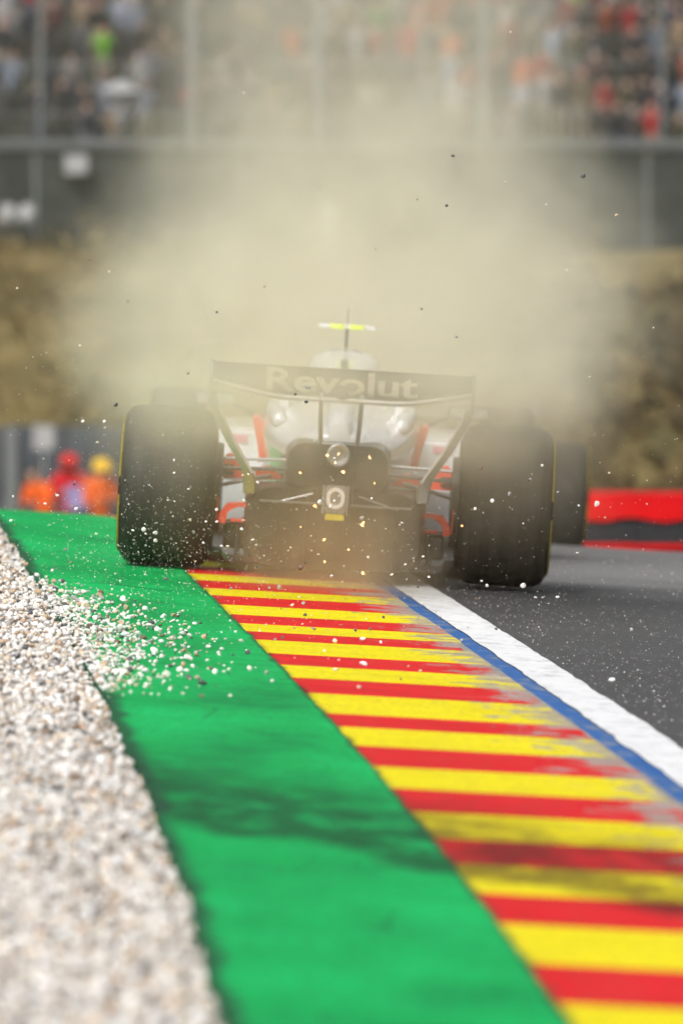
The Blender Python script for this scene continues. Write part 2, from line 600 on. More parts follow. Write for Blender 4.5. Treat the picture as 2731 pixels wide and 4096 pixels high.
def stripe(name, mat, y0, y1):
    nu, nv = 8, 3
    vs, fs, uv = [], [], []
    wid = 0.805 + rnd.uniform(-0.03, 0.015)
    s0, s1 = rnd.uniform(-.012, .012), rnd.uniform(-.012, .012)
    lift = 0.012 + rnd.uniform(0, 0.0015)
    for j in range(nv + 1):
        for i in range(nu + 1):
            u = i / nu
            y = y0 + (y1 - y0) * j / nv
            x = xk(y) + rnd.uniform(-.004, .004) * (i in (0, nu)) + wid * u
            yy = y + 0.075 * wid * u + (s0 if j == 0 else s1 if j == nv else 0) * (math.sin(u * 5 + y)) * 0.6
            if j == 0: yy += 0.002
            if j == nv: yy -= 0.002
            vs.append((x, yy, gz(x, yy) + lift))
            uv.append((u * wid / 0.79, yy))
    n = nu + 1
    for j in range(nv):
        for i in range(nu):
            a = j * n + i
            fs.append((a, a + 1, a + 1 + n, a + n))
    # small side faces give the paint film its thickness
    ring = [i for i in range(nu + 1)] + [j * n + nu for j in range(1, nv + 1)] + [nv * n + i for i in range(nu - 1, -1, -1)] + [j * n for j in range(nv - 1, 0, -1)]
    base = len(vs)
    for i in ring:
        vs.append((vs[i][0], vs[i][1], vs[i][2] - 0.006)); uv.append(uv[i])
    for q in range(len(ring)):
        r2 = (q + 1) % len(ring)
        fs.append((ring[q], base + q, base + r2, ring[r2]))
    me = bpy.data.meshes.new(name); me.from_pydata(vs, [], fs)
    l = me.uv_layers.new(name='UVMap')
    for lp in me.loops: l.data[lp.index].uv = uv[lp.vertex_index]
    me.materials.append(mat)
    o = bpy.data.objects.new(name, me); C.objects.link(o); o.parent = kerb
    return o


for nm, y0, y1 in bounds: stripe(nm, M[nm], y0, y1)


def jag(y, a, s):
    return a * (mnoise.noise(Vector((y * 2.1, s, 0))) + 0.5 * mnoise.noise(Vector((y * 6.3, s, 3))))


SYF = [i * 0.06 for i in range(60, 700)]
blue = sheet('blue_line', M['blue'], SYF, lambda y: xk(y) + 0.823, lambda y: xk(y) + 0.893 + jag(y, 0.012, 1), 2, 0.0045, road)
white = sheet('white_line', M['white'], SYF, lambda y: xk(y) + 0.895 + jag(y, 0.012, 1), lambda y: xk(y) + 1.075 + jag(y, 0.012, 8), 3, 0.0075, road)

# ------------------------------------------------------------------ gravel
PAL = [((0.80, 0.76, 0.71), 34), ((0.88, 0.86, 0.84), 30), ((0.71, 0.60, 0.48), 12), ((0.50, 0.37, 0.25), 6), ((0.38, 0.36, 0.35), 8), ((0.12, 0.12, 0.125), 6), ((0.20, 0.14, 0.10), 3), ((0.58, 0.40, 0.28), 4)]
pal_c = np.array([p[0] for p in PAL]); pal_w = np.array([p[1] for p in PAL], float); pal_w /= pal_w.sum()


def ico(sub):
    bm = bmesh.new()
    bmesh.ops.create_icosphere(bm, subdivisions=sub, radius=1)
    v = np.array([x.co[:] for x in bm.verts]); f = np.array([[q.index for q in x.verts] for x in bm.faces])
    bm.free()
    return v, f


def stone_shape(v, seed):
    r = np.random.RandomState(seed)
    w = v.copy()
    for _ in range(9):
        d = r.normal(size=3); d /= np.linalg.norm(d)
        h = r.uniform(0.45, 0.82)
        p = w @ d
        w -= np.outer(np.clip(p - h, 0, None) * 0.85, d)
    w *= np.array([1.0, r.uniform(0.7, 0.95), r.uniform(0.5, 0.8)])
    return w


I1, F1 = ico(1)
I2, F2 = ico(2)
SH1 = [stone_shape(I1, s) for s in range(12)]
SH2 = [stone_shape(I2, s + 50) for s in range(10)]


def rot_mats(n, flat=0.5):
    a = nrs.uniform(0, 2 * np.pi, n); b = nrs.normal(0, flat, n); c = nrs.normal(0, flat, n)
    ca, sa, cb, sb, cc, s_c = np.cos(a), np.sin(a), np.cos(b), np.sin(b), np.cos(c), np.sin(c)
    Z = np.zeros(n); O = np.ones(n)
    Rz = np.stack([ca, -sa, Z, sa, ca, Z, Z, Z, O], 1).reshape(n, 3, 3)
    Rx = np.stack([O, Z, Z, Z, cb, -sb, Z, sb, cb], 1).reshape(n, 3, 3)
    Ry = np.stack([cc, Z, s_c, Z, O, Z, -s_c, Z, cc], 1).reshape(n, 3, 3)
    return Rz @ Rx @ Ry


def stone_field(name, pos, rad, shapes, faces, mat, flat=0.5, smooth=True):
    """many loose stones, too many to tell apart, in one mesh"""
    n = len(pos)
    RM = rot_mats(n, flat)
    sh = np.array(shapes)[nrs.randint(0, len(shapes), n)]
    V = np.einsum('nij,nkj->nki', RM, sh) * rad[:, None, None] + pos[:, None, :]
    nv = sh.shape[1]
    Fx = (faces[None] + (np.arange(n) * nv)[:, None, None]).reshape(-1, 3)
    col = pal_c[nrs.choice(len(PAL), n, p=pal_w)] * nrs.uniform(0.8, 1.15, (n, 1))
    me = bpy.data.meshes.new(name)
    me.vertices.add(n * nv); me.vertices.foreach_set('co', V.reshape(-1).astype(np.float32))
    nf = len(Fx)
    me.loops.add(nf * 3); me.loops.foreach_set('vertex_index', Fx.reshape(-1).astype(np.int32))
    me.polygons.add(nf)
    me.polygons.foreach_set('loop_start', (np.arange(nf) * 3).astype(np.int32))
    me.polygons.foreach_set('use_smooth', np.full(nf, smooth))
    at = me.color_attributes.new('tint', 'FLOAT_COLOR', 'POINT')
    cc = np.ones((n * nv, 4), np.float32); cc[:, :3] = np.repeat(np.clip(col, 0, 0.9), nv, 0)
    at.data.foreach_set('color', cc.reshape(-1))
    me.update(calc_edges=True); me.validate()
    me.materials.append(mat)
    o = bpy.data.objects.new(name, me); C.objects.link(o)
    return o


def gza(x, y): return np.array([gz(a, b) for a, b in zip(x, y)])


XKY = np.vectorize(xk)
# the bed: a packed top layer that goes on past the left edge of the picture
n = 62000
y = 6.5 + (38 - 6.5) * nrs.rand(n)
edge = XKY(y) - 0.70
wmax = np.where(y < 16, 0.8, 1.15)
x = edge + 0.015 - wmax * nrs.rand(n) ** 1.0 + 0.02 * np.sin(y * 4.1) + 0.02 * np.sin(y * 9.7)
rad = nrs.lognormal(math.log(0.0112), 0.38, n).clip(0.0055, 0.026)
z = gza(x, y) - 0.016 + nrs.rand(n) * 0.028
z += np.where(edge - x < 0.06, -0.012, 0.0) + np.where((y > 23.2) & (y < 27.5), 0.014, 0.0)
bed = stone_field('gravel', np.c_[x, y, z], rad, SH1, F1, M['stone'])
tag(bed, 'pale pebble gravel trap beside the green strip', 'gravel', kind='stuff')
bedbase = sheet('gravel_bed', paint('gravel_fines', (0.34, 0.31, 0.28), 0.95, var=0.5, scale=40), SY, lambda y: xk(y) - 6.0, lambda y: xk(y) - 0.69, 8, -0.022)
tag(bedbase, 'sandy bed under the gravel stones', kind='structure')


# gravel thrown over the green strip
def spill(n, y0, y1, reach, seed):
    r = np.random.RandomState(seed)
    q = r.rand(n)
    y = y0 + (y1 - y0) * r.beta(2.0, 2.2, n)
    c = (y - y0) / (y1 - y0)
    rc = reach * (0.35 + 0.65 * np.sin(np.clip(c, 0, 1) * np.pi))
    x = XKY(y) - 0.70 + rc * r.exponential(0.36, n)
    ok = x < XKY(y) + 0.5
    return x[ok], y[ok]


x, y = spill(1800, 21.8, 28.6, 0.44, 3)
rad = nrs.lognormal(math.log(0.0088), 0.36, len(x)).clip(0.0035, 0.018)
z = gza(x, y) + 0.012 + rad * 0.45
order = np.argsort(-rad * (x - XKY(y) > -0.66))
top, rest = order[:150], order[150:]
sp = stone_field('spilled_gravel', np.c_[x, y, z][rest], rad[rest], SH1, F1, M['stone'], 0.3)
tag(sp, 'loose pebbles scattered over the green strip', 'gravel', kind='stuff')
SM = []
for i, s in enumerate(SH2):
    for ci in range(len(PAL)):
        me = bpy.data.meshes.new('stone')
        me.from_pydata([tuple(v) for v in s], [], [tuple(int(q) for q in f) for f in F2])
        for p in me.polygons: p.use_smooth = True
        me.set_sharp_from_angle(angle=R(24))
        at = me.color_attributes.new('tint', 'FLOAT_COLOR', 'POINT')
        at.data.foreach_set('color', np.tile(np.r_[pal_c[ci], 1].astype(np.float32), len(s)))
        me.materials.append(M['stone'])
        SM.append((me, ci))
CN = ['cream', 'white', 'tan', 'brown', 'grey', 'black', 'dark brown', 'ochre']


def one_stone(name, loc, r, ci, label, group, cat='stone'):
    me = rnd.choice([m for m, c in SM if c == ci])
    o = bpy.data.objects.new(name, me); C.objects.link(o)
    o.location = loc; o.scale = (r, r, r)
    o.rotation_euler = (rnd.uniform(-.5, .5), rnd.uniform(-.5, .5), rnd.uniform(0, 6.28))
    return tag(o, label, cat, group)


for i in top:
    ci = int(nrs.choice(len(PAL), p=pal_w))
    u = x[i] - xk(y[i]) + 0.70
    where = 'at the gravel edge' if u < 0.12 else 'lying out on the green strip' if u < 0.45 else 'on the green strip close to the kerb' if u < 0.7 else 'on the kerb stripes'
    far_ = 'near the car' if y[i] > 27 else 'amid the spill' if y[i] > 24.3 else 'at the near end of the spill'
    one_stone('pebble', (x[i], y[i], z[i]), float(rad[i]) * 1.05, ci, f'{CN[ci]} pebble {where}, {far_}'.replace('on the green strip close to the kerb', 'on green close to the kerb'), 'pebbles spilled over the green strip', 'pebble')


# ------------------------------------------------------------------ racing car
def half_to_ring(half, y):
    """half: (x, z) from the top centre round to the bottom centre"""
    r = [(px, y, pz) for px, pz in half]
    l = [(-px, y, pz) for px, pz in half[-2:0:-1]]
    return r + l


def tyre_profile(w, r, rim):
    h = w / 2
    p = [(-h * 0.86, rim), (-h * 0.97, rim + 0.03), (-h, rim + (r - rim) * 0.45), (-h * 0.985, r - 0.085), (-h * 0.93, r - 0.045), (-h * 0.84, r - 0.018), (-h * 0.68, r - 0.004), (-h * 0.35, r), (0, r)]
    return p + [(-a, b) for a, b in p[-2::-1]]


def wheel(parent, x, y, w, r, rim, side):
    t = MB().lathe_x(tyre_profile(w, r, rim), 64, x, y, r).build('tyre', M['tyre'], parent, 60)
    # rim barrel, cover and nut
    h = w / 2
    rm = MB()
    rm.lathe_x([(-h * 0.84, rim + 0.004), (-h * 0.80, rim - 0.012), (-h * 0.3, rim - 0.03), (h * 0.3, rim - 0.03), (h * 0.80, rim - 0.012), (h * 0.84, rim + 0.004)], 40, x, y, r)
    rm.build('rim', M['metal'], t, 40)
    MB().lathe_x([(side * h * 0.6, 0.04), (side * h * 0.74, 0.10), (side * h * 0.82, rim - 0.015), (side * h * 0.78, rim - 0.012)], 40, x, y, r).build('wheel_cover', M['carbon'], t, 40)
    # coloured marking round the outer sidewall
    secs = []
    mk = MB()
    q = side * h
    segs = [(8, 172), (188, 352)]
    for a0, a1 in segs:
        ring = []
        for k in range(25):
            a = R(a0 + (a1 - a0) * k / 24)
            ring.append([(x + q * xx, y + rr * math.cos(a), r + rr * math.sin(a)) for xx, rr in ((0.992, r - 0.082), (0.965, r - 0.052), (0.972, r - 0.050), (1.002, r - 0.082))])
        mk.loft(ring)
    mk.build('sidewall_marking', M['tyre_yellow'], t, 40)
    return t


def lerp(a, b, q): return a + (b - a) * q


def make_car(name, body, accent, second, lettering, detail=True):
    root = empty(name)
    P = root
    # --- tub and nose
    secs = []
    for y, zt, zb, w in ((4.38, .22, .15, .10), (4.2, .29, .15, .16), (3.7, .42, .18, .24), (3.2, .53, .17, .33), (2.75, .60, .14, .46), (2.5, .60, .10, .56), (1.9, .62, .07, .62)):
        secs.append([(px, y, pz) for px, pz in rrect(w, zt - zb, min(w, zt - zb) * .28, 4, 0, (zt + zb) / 2)])
    MB().loft(secs).build('nose_and_tub', body, P, 50)
    # --- engine cover with air box
    prm = [  # y, top z, top half width, shoulder z, shoulder half width, low z, low half width
        (1.95, .965, .150, .62, .27, .16, .30), (1.80, .975, .166, .63, .31, .14, .34), (1.55, .968, .168, .66, .35, .14, .36), (1.30, .925, .130, .68, .37, .16, .36),
        (1.00, .880, .095, .70, .375, .20, .34), (.70, .845, .078, .695, .365, .26, .30), (.40, .810, .070, .670, .340, .34, .25), (.12, .775, .066, .625, .280, .42, .20), (-.12, .735, .062, .600, .205, .47, .15), (-.24, .70, .05, .59, .16, .50, .12)]
    secs = []
    for y, zt, wt, zs, ws, zl, wl in prm:
        half = [(0, zt), (wt * .55, zt - .006), (wt * .92, zt - .030), (wt * 1.02, zt - .085), (lerp(wt, ws, .22), lerp(zt, zs, .55)), (lerp(wt, ws, .5), lerp(zt, zs, .78)), (lerp(wt, ws, .84), lerp(zt, zs, .94)), (ws, zs - .035), (ws * 1.0, zs - .10), (lerp(ws, wl, .5), lerp(zs, zl, .6)), (wl, zl + .02), (wl * .6, zl), (0, zl)]
        secs.append(half_to_ring(half, y))
    cover = MB().loft(secs).build('engine_cover', body, P, 70, sub=1)
    if detail:
        # dark seams and recesses on the air box, blade of the spine
        MB().loft([[(-.004, 1.72, .975), (.004, 1.72, .975), (.004, 1.72, .93), (-.004, 1.72, .93)], [(-.004, .2, .80), (.004, .2, .80), (.004, .2, .74), (-.004, .2, .74)]]).build('spine_blade', M['carbon_grey'], cover)
        for s in (-1, 1):
            MB().loft([[(s * (.035 + .055 * q), 1.585 - .40 * q2, .9635 - .03 * q * q - (.112 if q2 else 0) + .012) for q in (0, .5, 1)] for q2 in (0, .35)], closed=False).build('intake_recess', M['carbon_grey'], cover)
        MB().prism_y([(-.017, .93), (.017, .93), (.012, .83), (-.012, .83)], 1.02, 1.25).build('spine_vent', M['metal'], cover, bevel=.004)
        # bulges over the exhaust banks catch the light
        for s in (-1, 1):
            MB().loft([[(s * (.30 + .045 * math.cos(a)) * f, yy, zc + .05 * math.sin(a)) for a in [2 * math.pi * k / 12 for k in range(12)]] for yy, zc, f in ((1.15, .70, .9), (.8, .715, 1.02), (.45, .70, 1.0), (.2, .65, .88))]).build('cover_bulge', body, cover, 60, sub=1)
            MB().prism_y([(s * .235, .70), (s * .285, .70), (s * .255, .79), (s * .245, .79)], .55, .95).build('shark_gill', body, cover, bevel=.008)
    # --- side pods with a flat pale rear face
    for s in (-1, 1):
        secs = []
        for y, x0, x1, z0, z1 in ((2.75, .30, .62, .22, .56), (2.6, .28, .66, .14, .60), (2.1, .28, .665, .12, .60), (1.65, .28, .63, .13, .595), (1.5, .29, .60, .36, .585)):
            secs.append([(s * px, y, pz) for px, pz in rrect(x1 - x0, z1 - z0, .035, 4, (x0 + x1) / 2, (z0 + z1) / 2)])
        sp_ = MB().loft(secs).build('side_pod', M['white_body'], P, 50)
        MB().box(*sorted((s * .34, s * .575)), 1.485, 1.497, .385, .565).build('rear_panel', M['white_body'], sp_, bevel=.01)
        if detail: MB().box(*sorted((s * .43, s * .52)), 1.478, 1.484, .515, .55).build('sponsor_patch', paint('pink_print', (0.75, 0.30, 0.42), .5), sp_)
        # red blade beside the cover
        bl = []
        for q in range(7):
            q_ = q / 6
            wd = .030 * math.sin(math.pi * (0.15 + .8 * q_))
            zc = .66 - .20 * q_
            xc = s * (.365 - .045 * math.sin(q_ * 2.4) + .02)
            bl.append([(xc - wd, .62, zc), (xc + wd, .62, zc), (xc + wd, .85, zc + .01), (xc - wd, .85, zc + .01)])
        MB().loft(bl).build('flank_blade', accent, P, 50, bevel=.004)
    # --- floor, plank, diffuser
    fl = []
    for y, w in ((3.0, .45), (2.7, .72), (1.2, .74), (.75, .70), (.45, .50), (-.05, .48), (-.2, .46)):
        fl.append([(-w, y, .075), (w, y, .075), (w, y, .050), (-w, y, .050)])
    floor_ = MB().loft(fl).build('floor', M['carbon'], P)
    MB().box(-.15, .15, -.1, 3.0, .034, .049).build('plank', paint('plank_wood', (.10, .07, .045), .8), floor_)
    d = MB()
    d.loft([[(px, y, pz) for px, pz in rrect(w, zt - zb, r_, 5, 0, (zt + zb) / 2)] for y, w, zt, zb, r_ in ((.0, .80, .40, .052, .06), (-.30, .775, .40, .050, .10), (-.42, .745, .395, .050, .105))])
    dif = d.build('diffuser', M['carbon'], P, 40)
    for q in (-.26, -.13, .13, .26): MB().box(q - .004, q + .004, -.50, -.421, .075, .33).build('diffuser_strake', M['carbon'], dif)
    MB().box(-.33, .33, -.47, -.421, .330, .338).build('diffuser_lip', M['carbon_grey'], dif)
    for s in (-1, 1):
        MB().tube([(s * .10, -.44, .375), (s * .27, -.43, .325)], .004, 6).build('diffuser_stay', M['steel'], dif)
    # --- gearbox shroud, exhaust, crash structure and rear light
    g = MB().loft([[(px, y, pz) for px, pz in rrect(w, zt - zb, .075, 6, 0, (zt + zb) / 2)] for y, w, zt, zb in ((.15, .47, .61, .35), (-.18, .46, .605, .37), (-.34, .44, .59, .395))]).build('gearbox_shroud', M['carbon'], P, 50)
    ex = MB().lathe_y([(-.20, .050), (-.48, .050), (-.482, .044), (-.40, .043), (-.39, .002)], 28, 0, .548).build('exhaust_pipe', M['steel'], P, 50)
    MB().lathe_y([(-.395, .0425), (-.397, .001)], 20, 0, .548).build('exhaust_bore', M['white_body'], ex)
    MB().loft([[(px, y, pz) for px, pz in rrect(w, h, .03, 4, 0, z)] for y, w, h, z in ((-.2, .18, .20, .42), (-.5, .13, .16, .385), (-.66, .105, .135, .365))]).build('crash_structure', M['carbon'], P, 50)
    lp = MB().prism_y(rrect(.092, .122, .018, 4, 0, .365), -.672, -.660).build('rear_light', M['carbon_grey'], P)
    MB().loft([[(px, y, pz) for px, pz in ring] for ring, y in ((rrect(.078, .092, .039, 8, 0, .370), -.6725), (rrect(.078, .092, .039, 8, 0, .370), -.679), (rrect(.046, .060, .023, 8, 0, .370), -.679), (rrect(.046, .060, .023, 8, 0, .370), -.6725))], cap=False).build('light_ring', M['letter'], lp, 40)
    MB().prism_y(rrect(.082, .026, .005, 3, 0, .288), -.675, -.655).build('warning_strip', paint('strip_yellow', (.80, .70, .03), .5), lp)
    for s in (-1, 1): MB().tube([(s * .052, -.664, .30), (s * .052, -.664, .425)], .006, 8).build('light_frame', M['steel'], lp)
    # --- rear wing: three elements between end plates that run on down as stays
    hw = .555

    def wing_el(nm, y_of, zlo, zhi, th, mat, n=24, x_lim=hw):
        secs = []
        for i in range(n + 1):
            xx = -x_lim + 2 * x_lim * i / n
            q = abs(xx) / hw
            a, b = zlo(q), zhi(q)
            y0, y1 = y_of
            secs.append([(xx, y0, a), (xx, y0 + th, a - .002), (xx, lerp(y0, y1, .5) + th * 1.3, lerp(a, b, .42)), (xx, y1 + .004, b), (xx, y1, b + .002), (xx, lerp(y0, y1, .5), lerp(a, b, .5) + .004)])
        return MB().loft(secs).build(nm, mat, P, 50)
    sm = lambda q: 0 if q < .45 else ((q - .45) / .55) ** 1.3
    wing_el('wing_main_plane', (-.42, -.70), lambda q: .775 + .052 * sm(q), lambda q: .815 + .042 * sm(q), .02, M['carbon'])
    flp = wing_el('wing_flap', (-.66, -.80), lambda q: .812 + .044 * sm(q), lambda q: .930, .014, M['wing_grey'])
    MB().tube([(-hw + 2 * hw * i / 24, -.705, .797 + .055 * sm(abs(-1 + 2 * i / 24))) for i in range(25)], .0065, 6).build('wing_trim', M['letter'], flp, 60)
    for s in (-1, 1):
        MB().prism_y([], 0, 0) if False else None
        ep = MB()
        ep.loft([[(s * (hw + .002), y, z) for y, z in ((-.30, .80), (-.34, .93), (-.84, .945), (-.85, .86), (-.78, .77), (-.40, .74))], [(s * (hw + .012), y, z) for y, z in ((-.30, .80), (-.34, .93), (-.84, .945), (-.85, .86), (-.78, .77), (-.40, .74))]])
        e_ = ep.build('end_plate', M['carbon_grey'], P, 30)
        path = [(hw + .004, .80), (hw - .012, .735), (hw - .045, .67), (.475, .60), (.425, .52), (.392, .465), (.378, .42), (.374, .36)]
        secs = []
        for i, (px, pz) in enumerate(path):
            wd = .030 if i < 2 else .034
            yy = -.60 + .03 * i
            dx, dz = (.84, .54) if i < 6 else (1, 0)
            secs.append([(s * (px - wd * dx * .8), yy - .10, pz - wd * dz), (s * (px + wd * dx * .8), yy - .10, pz + wd * dz * .2), (s * (px + wd * dx * .8), yy + .12, pz + wd * dz * .6), (s * (px - wd * dx * .8), yy + .12, pz - wd * dz * .4)])
        MB().loft(secs).build('wing_stay', M['carbon_grey'], P, 60, bevel=.006)
        tr = MB().tube([(s * (path[i][0] - .026), -.705 + .03 * i, path[i][1] - .012) for i in range(0, 6)], .005, 6).build('stay_trim', M['white_body'], e_, 60)
        # swan-neck pylons
        MB().tube([(s * .085, -.70, .815), (s * .088, -.58, .80), (s * .086, -.50, .72), (s * .080, -.42, .60)], .010, 8).build('wing_pylon', M['carbon_grey'], P, 60)
    MB().box(-.022, .022, -.74, -.60, .80, .86).build('wing_actuator', M['carbon'], P, bevel=.006)
    if lettering:
        cu = bpy.data.curves.new('lettering', 'FONT')
        cu.body = lettering
        cu.align_x = 'CENTER'
        cu.size = 1.0
        cu.offset = 0.022
        cu.extrude = 0.004
        tmp = bpy.data.objects.new('tmp', cu); C.objects.link(tmp)
        dg = bpy.context.evaluated_depsgraph_get()
        me = bpy.data.meshes.new_from_object(tmp.evaluated_get(dg))
        bpy.data.objects.remove(tmp)
        co = np.array([v.co[:] for v in me.vertices])
        w = co[:, 0].max() - co[:, 0].min(); hgt = co[:, 1].max()
        cx = (co[:, 0].max() + co[:, 0].min()) / 2
        for v in me.vertices:
            px = (v.co.x - cx) / w * .655
            q = v.co.y / hgt
            pz = .822 + q * .100
            qz = (pz - .812) / (.936 - .812)
            py = lerp(-.66, -.80, qz) - .006 + v.co.z * .35 - .012 * math.sin(math.pi * min(max(qz, 0), 1))
            v.co = (px, py, pz)
        me.name = 'lettering'
        me.materials.append(M['letter'])
        lo = bpy.data.objects.new('lettering', me); C.objects.link(lo); lo.parent = flp
        lo['label'] = 'pale lettering across the rear wing'
    # --- rear suspension, brake ducts, red panels
    for s in (-1, 1):
        MB().tube([(s * .20, -.05, .500), (s * .56, .0, .490)], .013, 8, .55).build('suspension_arm', M['white_body'], P, 60)
        MB().tube([(s * .20, -.28, .470), (s * .56, -.03, .445)], .014, 8, .6).build('suspension_arm', M['carbon_grey'], P, 60)
        MB().tube([(s * .22, .10, .44), (s * .40, -.12, .405), (s * .56, -.05, .36)], .015, 8, .6).build('suspension_arm', M['carbon_grey'], P, 60)
        MB().tube([(s * .20, .05, .26), (s * .56, .0, .20)], .012, 8, .6).build('drive_shaft', M['carbon'], P, 60)
        bd = MB().lathe_x([(s * .50, .05), (s * .505, .20), (s * .56, .21), (s * .62, .20)], 32, 0, 0, .355).build('brake_drum', M['carbon'], P, 40)
        # red bodywork in the gap between tyre and gearbox
        rp = MB().prism_y([(s * .385, .40), (s * .515, .395), (s * .525, .44), (s * .52, .475), (s * .485, .510), (s * .42, .50)], .16, .22).build('rear_flank_panel', accent, P, bevel=.006)
        MB().box(*sorted((s * .458, s * .53)), .145, .158, .438, .458).build('panel_slot', M['carbon'], rp)
        MB().box(*sorted((s * .458, s * .53)), .145, .158, .414, .426).build('panel_slot', M['carbon'], rp)
        MB().box(*sorted((s * .40, s * .52)), .12, .16, .392, .400).build('panel_sill', M['white_body'], rp, bevel=.002)
        MB().prism_y([(s * .235, .415), (s * .36, .40), (s * .36, .455), (s * .30, .47)], .0, .04).build('rear_flank_panel', accent, P, bevel=.005)
        # winglets on the floor corner: red edged arches
        pth = [(.362, .335), (.385, .335), (.390, .300), (.43, .298), (.468, .285), (.488, .255), (.493, .215)]
        sec = []
        for i, (px, pz) in enumerate(pth):
            t_ = .009 + (.008 if i >= 4 else 0) + (.006 if i in (0, 1) else 0)
            if i in (0, 1, 2): o1 = (0, t_)
            elif i in (3, 4): o1 = (t_ * .3, t_)
            else: o1 = (t_, .002)
            sec.append([(s * (px - o1[0]), -.22, pz - o1[1]), (s * (px + o1[0]), -.22, pz + o1[1]), (s * (px + o1[0]), -.10, pz + o1[1]), (s * (px - o1[0]), -.10, pz - o1[1])])
        MB().loft(sec).build('floor_winglet', accent, P, 50)
        MB().box(*sorted((s * .395, s * .455)), -.20, -.12, .222, .236).build('floor_winglet', accent, P, bevel=.003)
        MB().box(*sorted((s * .512, s * .518)), -.20, -.05, .225, .33).build('floor_fence', accent, P)
        MB().box(*sorted((s * .37, s * .485)), -.08, .05, .10, .215).build('floor_corner', M['carbon'], P, bevel=.012)
        MB().tube([(s * .42, -.12, .06), (s * .42, -.12, .20)], .012, 8).build('floor_stay', M['metal'], P)
        # mirrors on their stalks
        mi = MB().loft([[(px, y_, pz) for px, pz in rrect(w_, h_, .018, 4, s * .60, .690)] for y_, w_, h_ in ((2.36, .10, .03), (2.30, .20, .062), (2.22, .205, .066))]).build('mirror', M['carbon'], P, 50)
        MB().prism_y(rrect(.185, .048, .012, 4, s * .60, .690), 2.215, 2.219).build('mirror_glass', M['steel'], mi)
        MB().tube([(s * .52, 2.28, .67), (s * .36, 2.25, .60)], .010, 6).build('mirror_stalk', M['carbon'], mi)
    # --- wheels
    for s in (-1, 1):
        wheel(P, s * .742, 0, .416, .355, .235, s)
        wheel(P, s * .81, 3.40, .28, .352, .235, s)
        for z0, z1 in ((.45, .46), (.22, .22)):
            MB().tube([(s * .20, 3.1, z0), (s * .70, 3.4, z1)], .012, 8, .6).build('suspension_arm', M['carbon'], P, 60)
            MB().tube([(s * .18, 3.6, z0), (s * .70, 3.4, z1)], .012, 8, .6).build('suspension_arm', M['carbon'], P, 60)
    # --- halo, camera pod with its mast
    MB().tube([(s_ * .27 * k_, yy, zz) for s_, k_, yy, zz in ((-1, 1, 2.0, .70), (-1, 1, 2.3, .77), (-1, .7, 2.58, .79), (-1, .0, 2.72, .78), (1, .7, 2.58, .79), (1, 1, 2.3, .77), (1, 1, 2.0, .70))], .022, 10).build('halo', M['carbon'], P, 60)
    MB().tube([(0, 2.72, .77), (0, 2.9, .58)], .018, 8, .5).build('halo_strut', M['carbon'], P, 60)
    pod = MB().tube([(0, 1.78, .97), (0, 1.75, 1.07)], .008, 8, 1).build('camera_mast', M['carbon'], P, 60)
    MB().prism_y(rrect(.262, .020, .007, 3, 0, 1.072), 1.70, 1.79).build('camera_bar', M['white_body'], pod, bevel=.003)
    for s in (-1, 1): MB().prism_y(rrect(.070, .024, .008, 3, s * .046, 1.072), 1.682, 1.70).build('camera_pod', second, pod, bevel=.004)
    MB().tube([(0, 1.80, .97), (0, 1.80, 1.16)], .002, 5).build('aerial', M['carbon'], pod)
    # --- front wing
    for i in range(3):
        secs = []
        for k in range(21):
            xx = -.90 + 1.8 * k / 20
            q = abs(xx) / .9
            z = .10 + .055 * i + .03 * (1 - q) * (1 if q > .2 else .3)
            yy = 4.25 - .18 * i - .18 * q
            secs.append([(xx, yy, z), (xx, yy - .10, z + .035), (xx, yy - .16, z + .06), (xx, yy - .10, z + .025)])
        MB().loft(secs).build('front_wing_element', M['carbon'] if i else body, P, 50)
    for s in (-1, 1): MB().box(*sorted((s * .90, s * .912)), 3.65, 4.3, .07, .30).build('front_end_plate', M['carbon'], P, bevel=.004)
    return root


car = make_car('racing_car', M['silver'], M['red'], M['fluo'], 'Revolut')
cx, cy = -0.045, 30.0
car.location = (cx, cy, gz(cx, cy) + 0.014)
car.rotation_euler = (0, math.atan(K), R(-0.25))
tag(car, 'silver and black open-wheel racing car with red trim, seen from behind astride the kerb', 'racing car')

car2 = make_car('racing_car', M['dark_body'], M['dark_body'], M['carbon'], None, detail=False)
cx, cy = 0.577, 43.0
car2.location = (cx, cy, gz(cx, cy) + 0.02)
car2.rotation_euler = (R(-4.6), math.atan(K), R(1.0))
tag(car2, 'second racing car further ahead, almost hidden by the dust and the nearer car', 'racing car')

# ------------------------------------------------------------------ stones, grit and sparks thrown up behind the car
F_PX = 15660.0
CP, SP_ = math.cos(R(2.465)), math.sin(R(2.465))


def at(px, py, y):
    """the point at distance y that lies along a bearing given in the 1568-wide picture"""
    u, v = (px - 784) / F_PX, (py - 1176) / F_PX
    d = Vector((u, CP - v * SP_, -SP_ - v * CP))
    return Vector((0, 0, CAM_H)) + d * (y / d.y)


def place_name(px, py):
    if py < 560: return 'high in the dust cloud'
    if py < 850: return 'in the dust above the car'
    if 270 < px < 500 and py < 1310: return 'in front of the tyre standing on the green strip'
    if 1040 < px < 1270 and py < 1360: return 'in front of the tyre standing on the asphalt'
    if py < 1310 and px < 270: return 'over the green strip beside the car'
    if py < 1310 and px > 1270: return 'over the asphalt beside the car'
    if py < 1310: return 'in front of the back of the car'
    if px < 480: return 'just above the green strip'
    if px > 900: return 'just above the asphalt'
    return 'just above the kerb stripes'


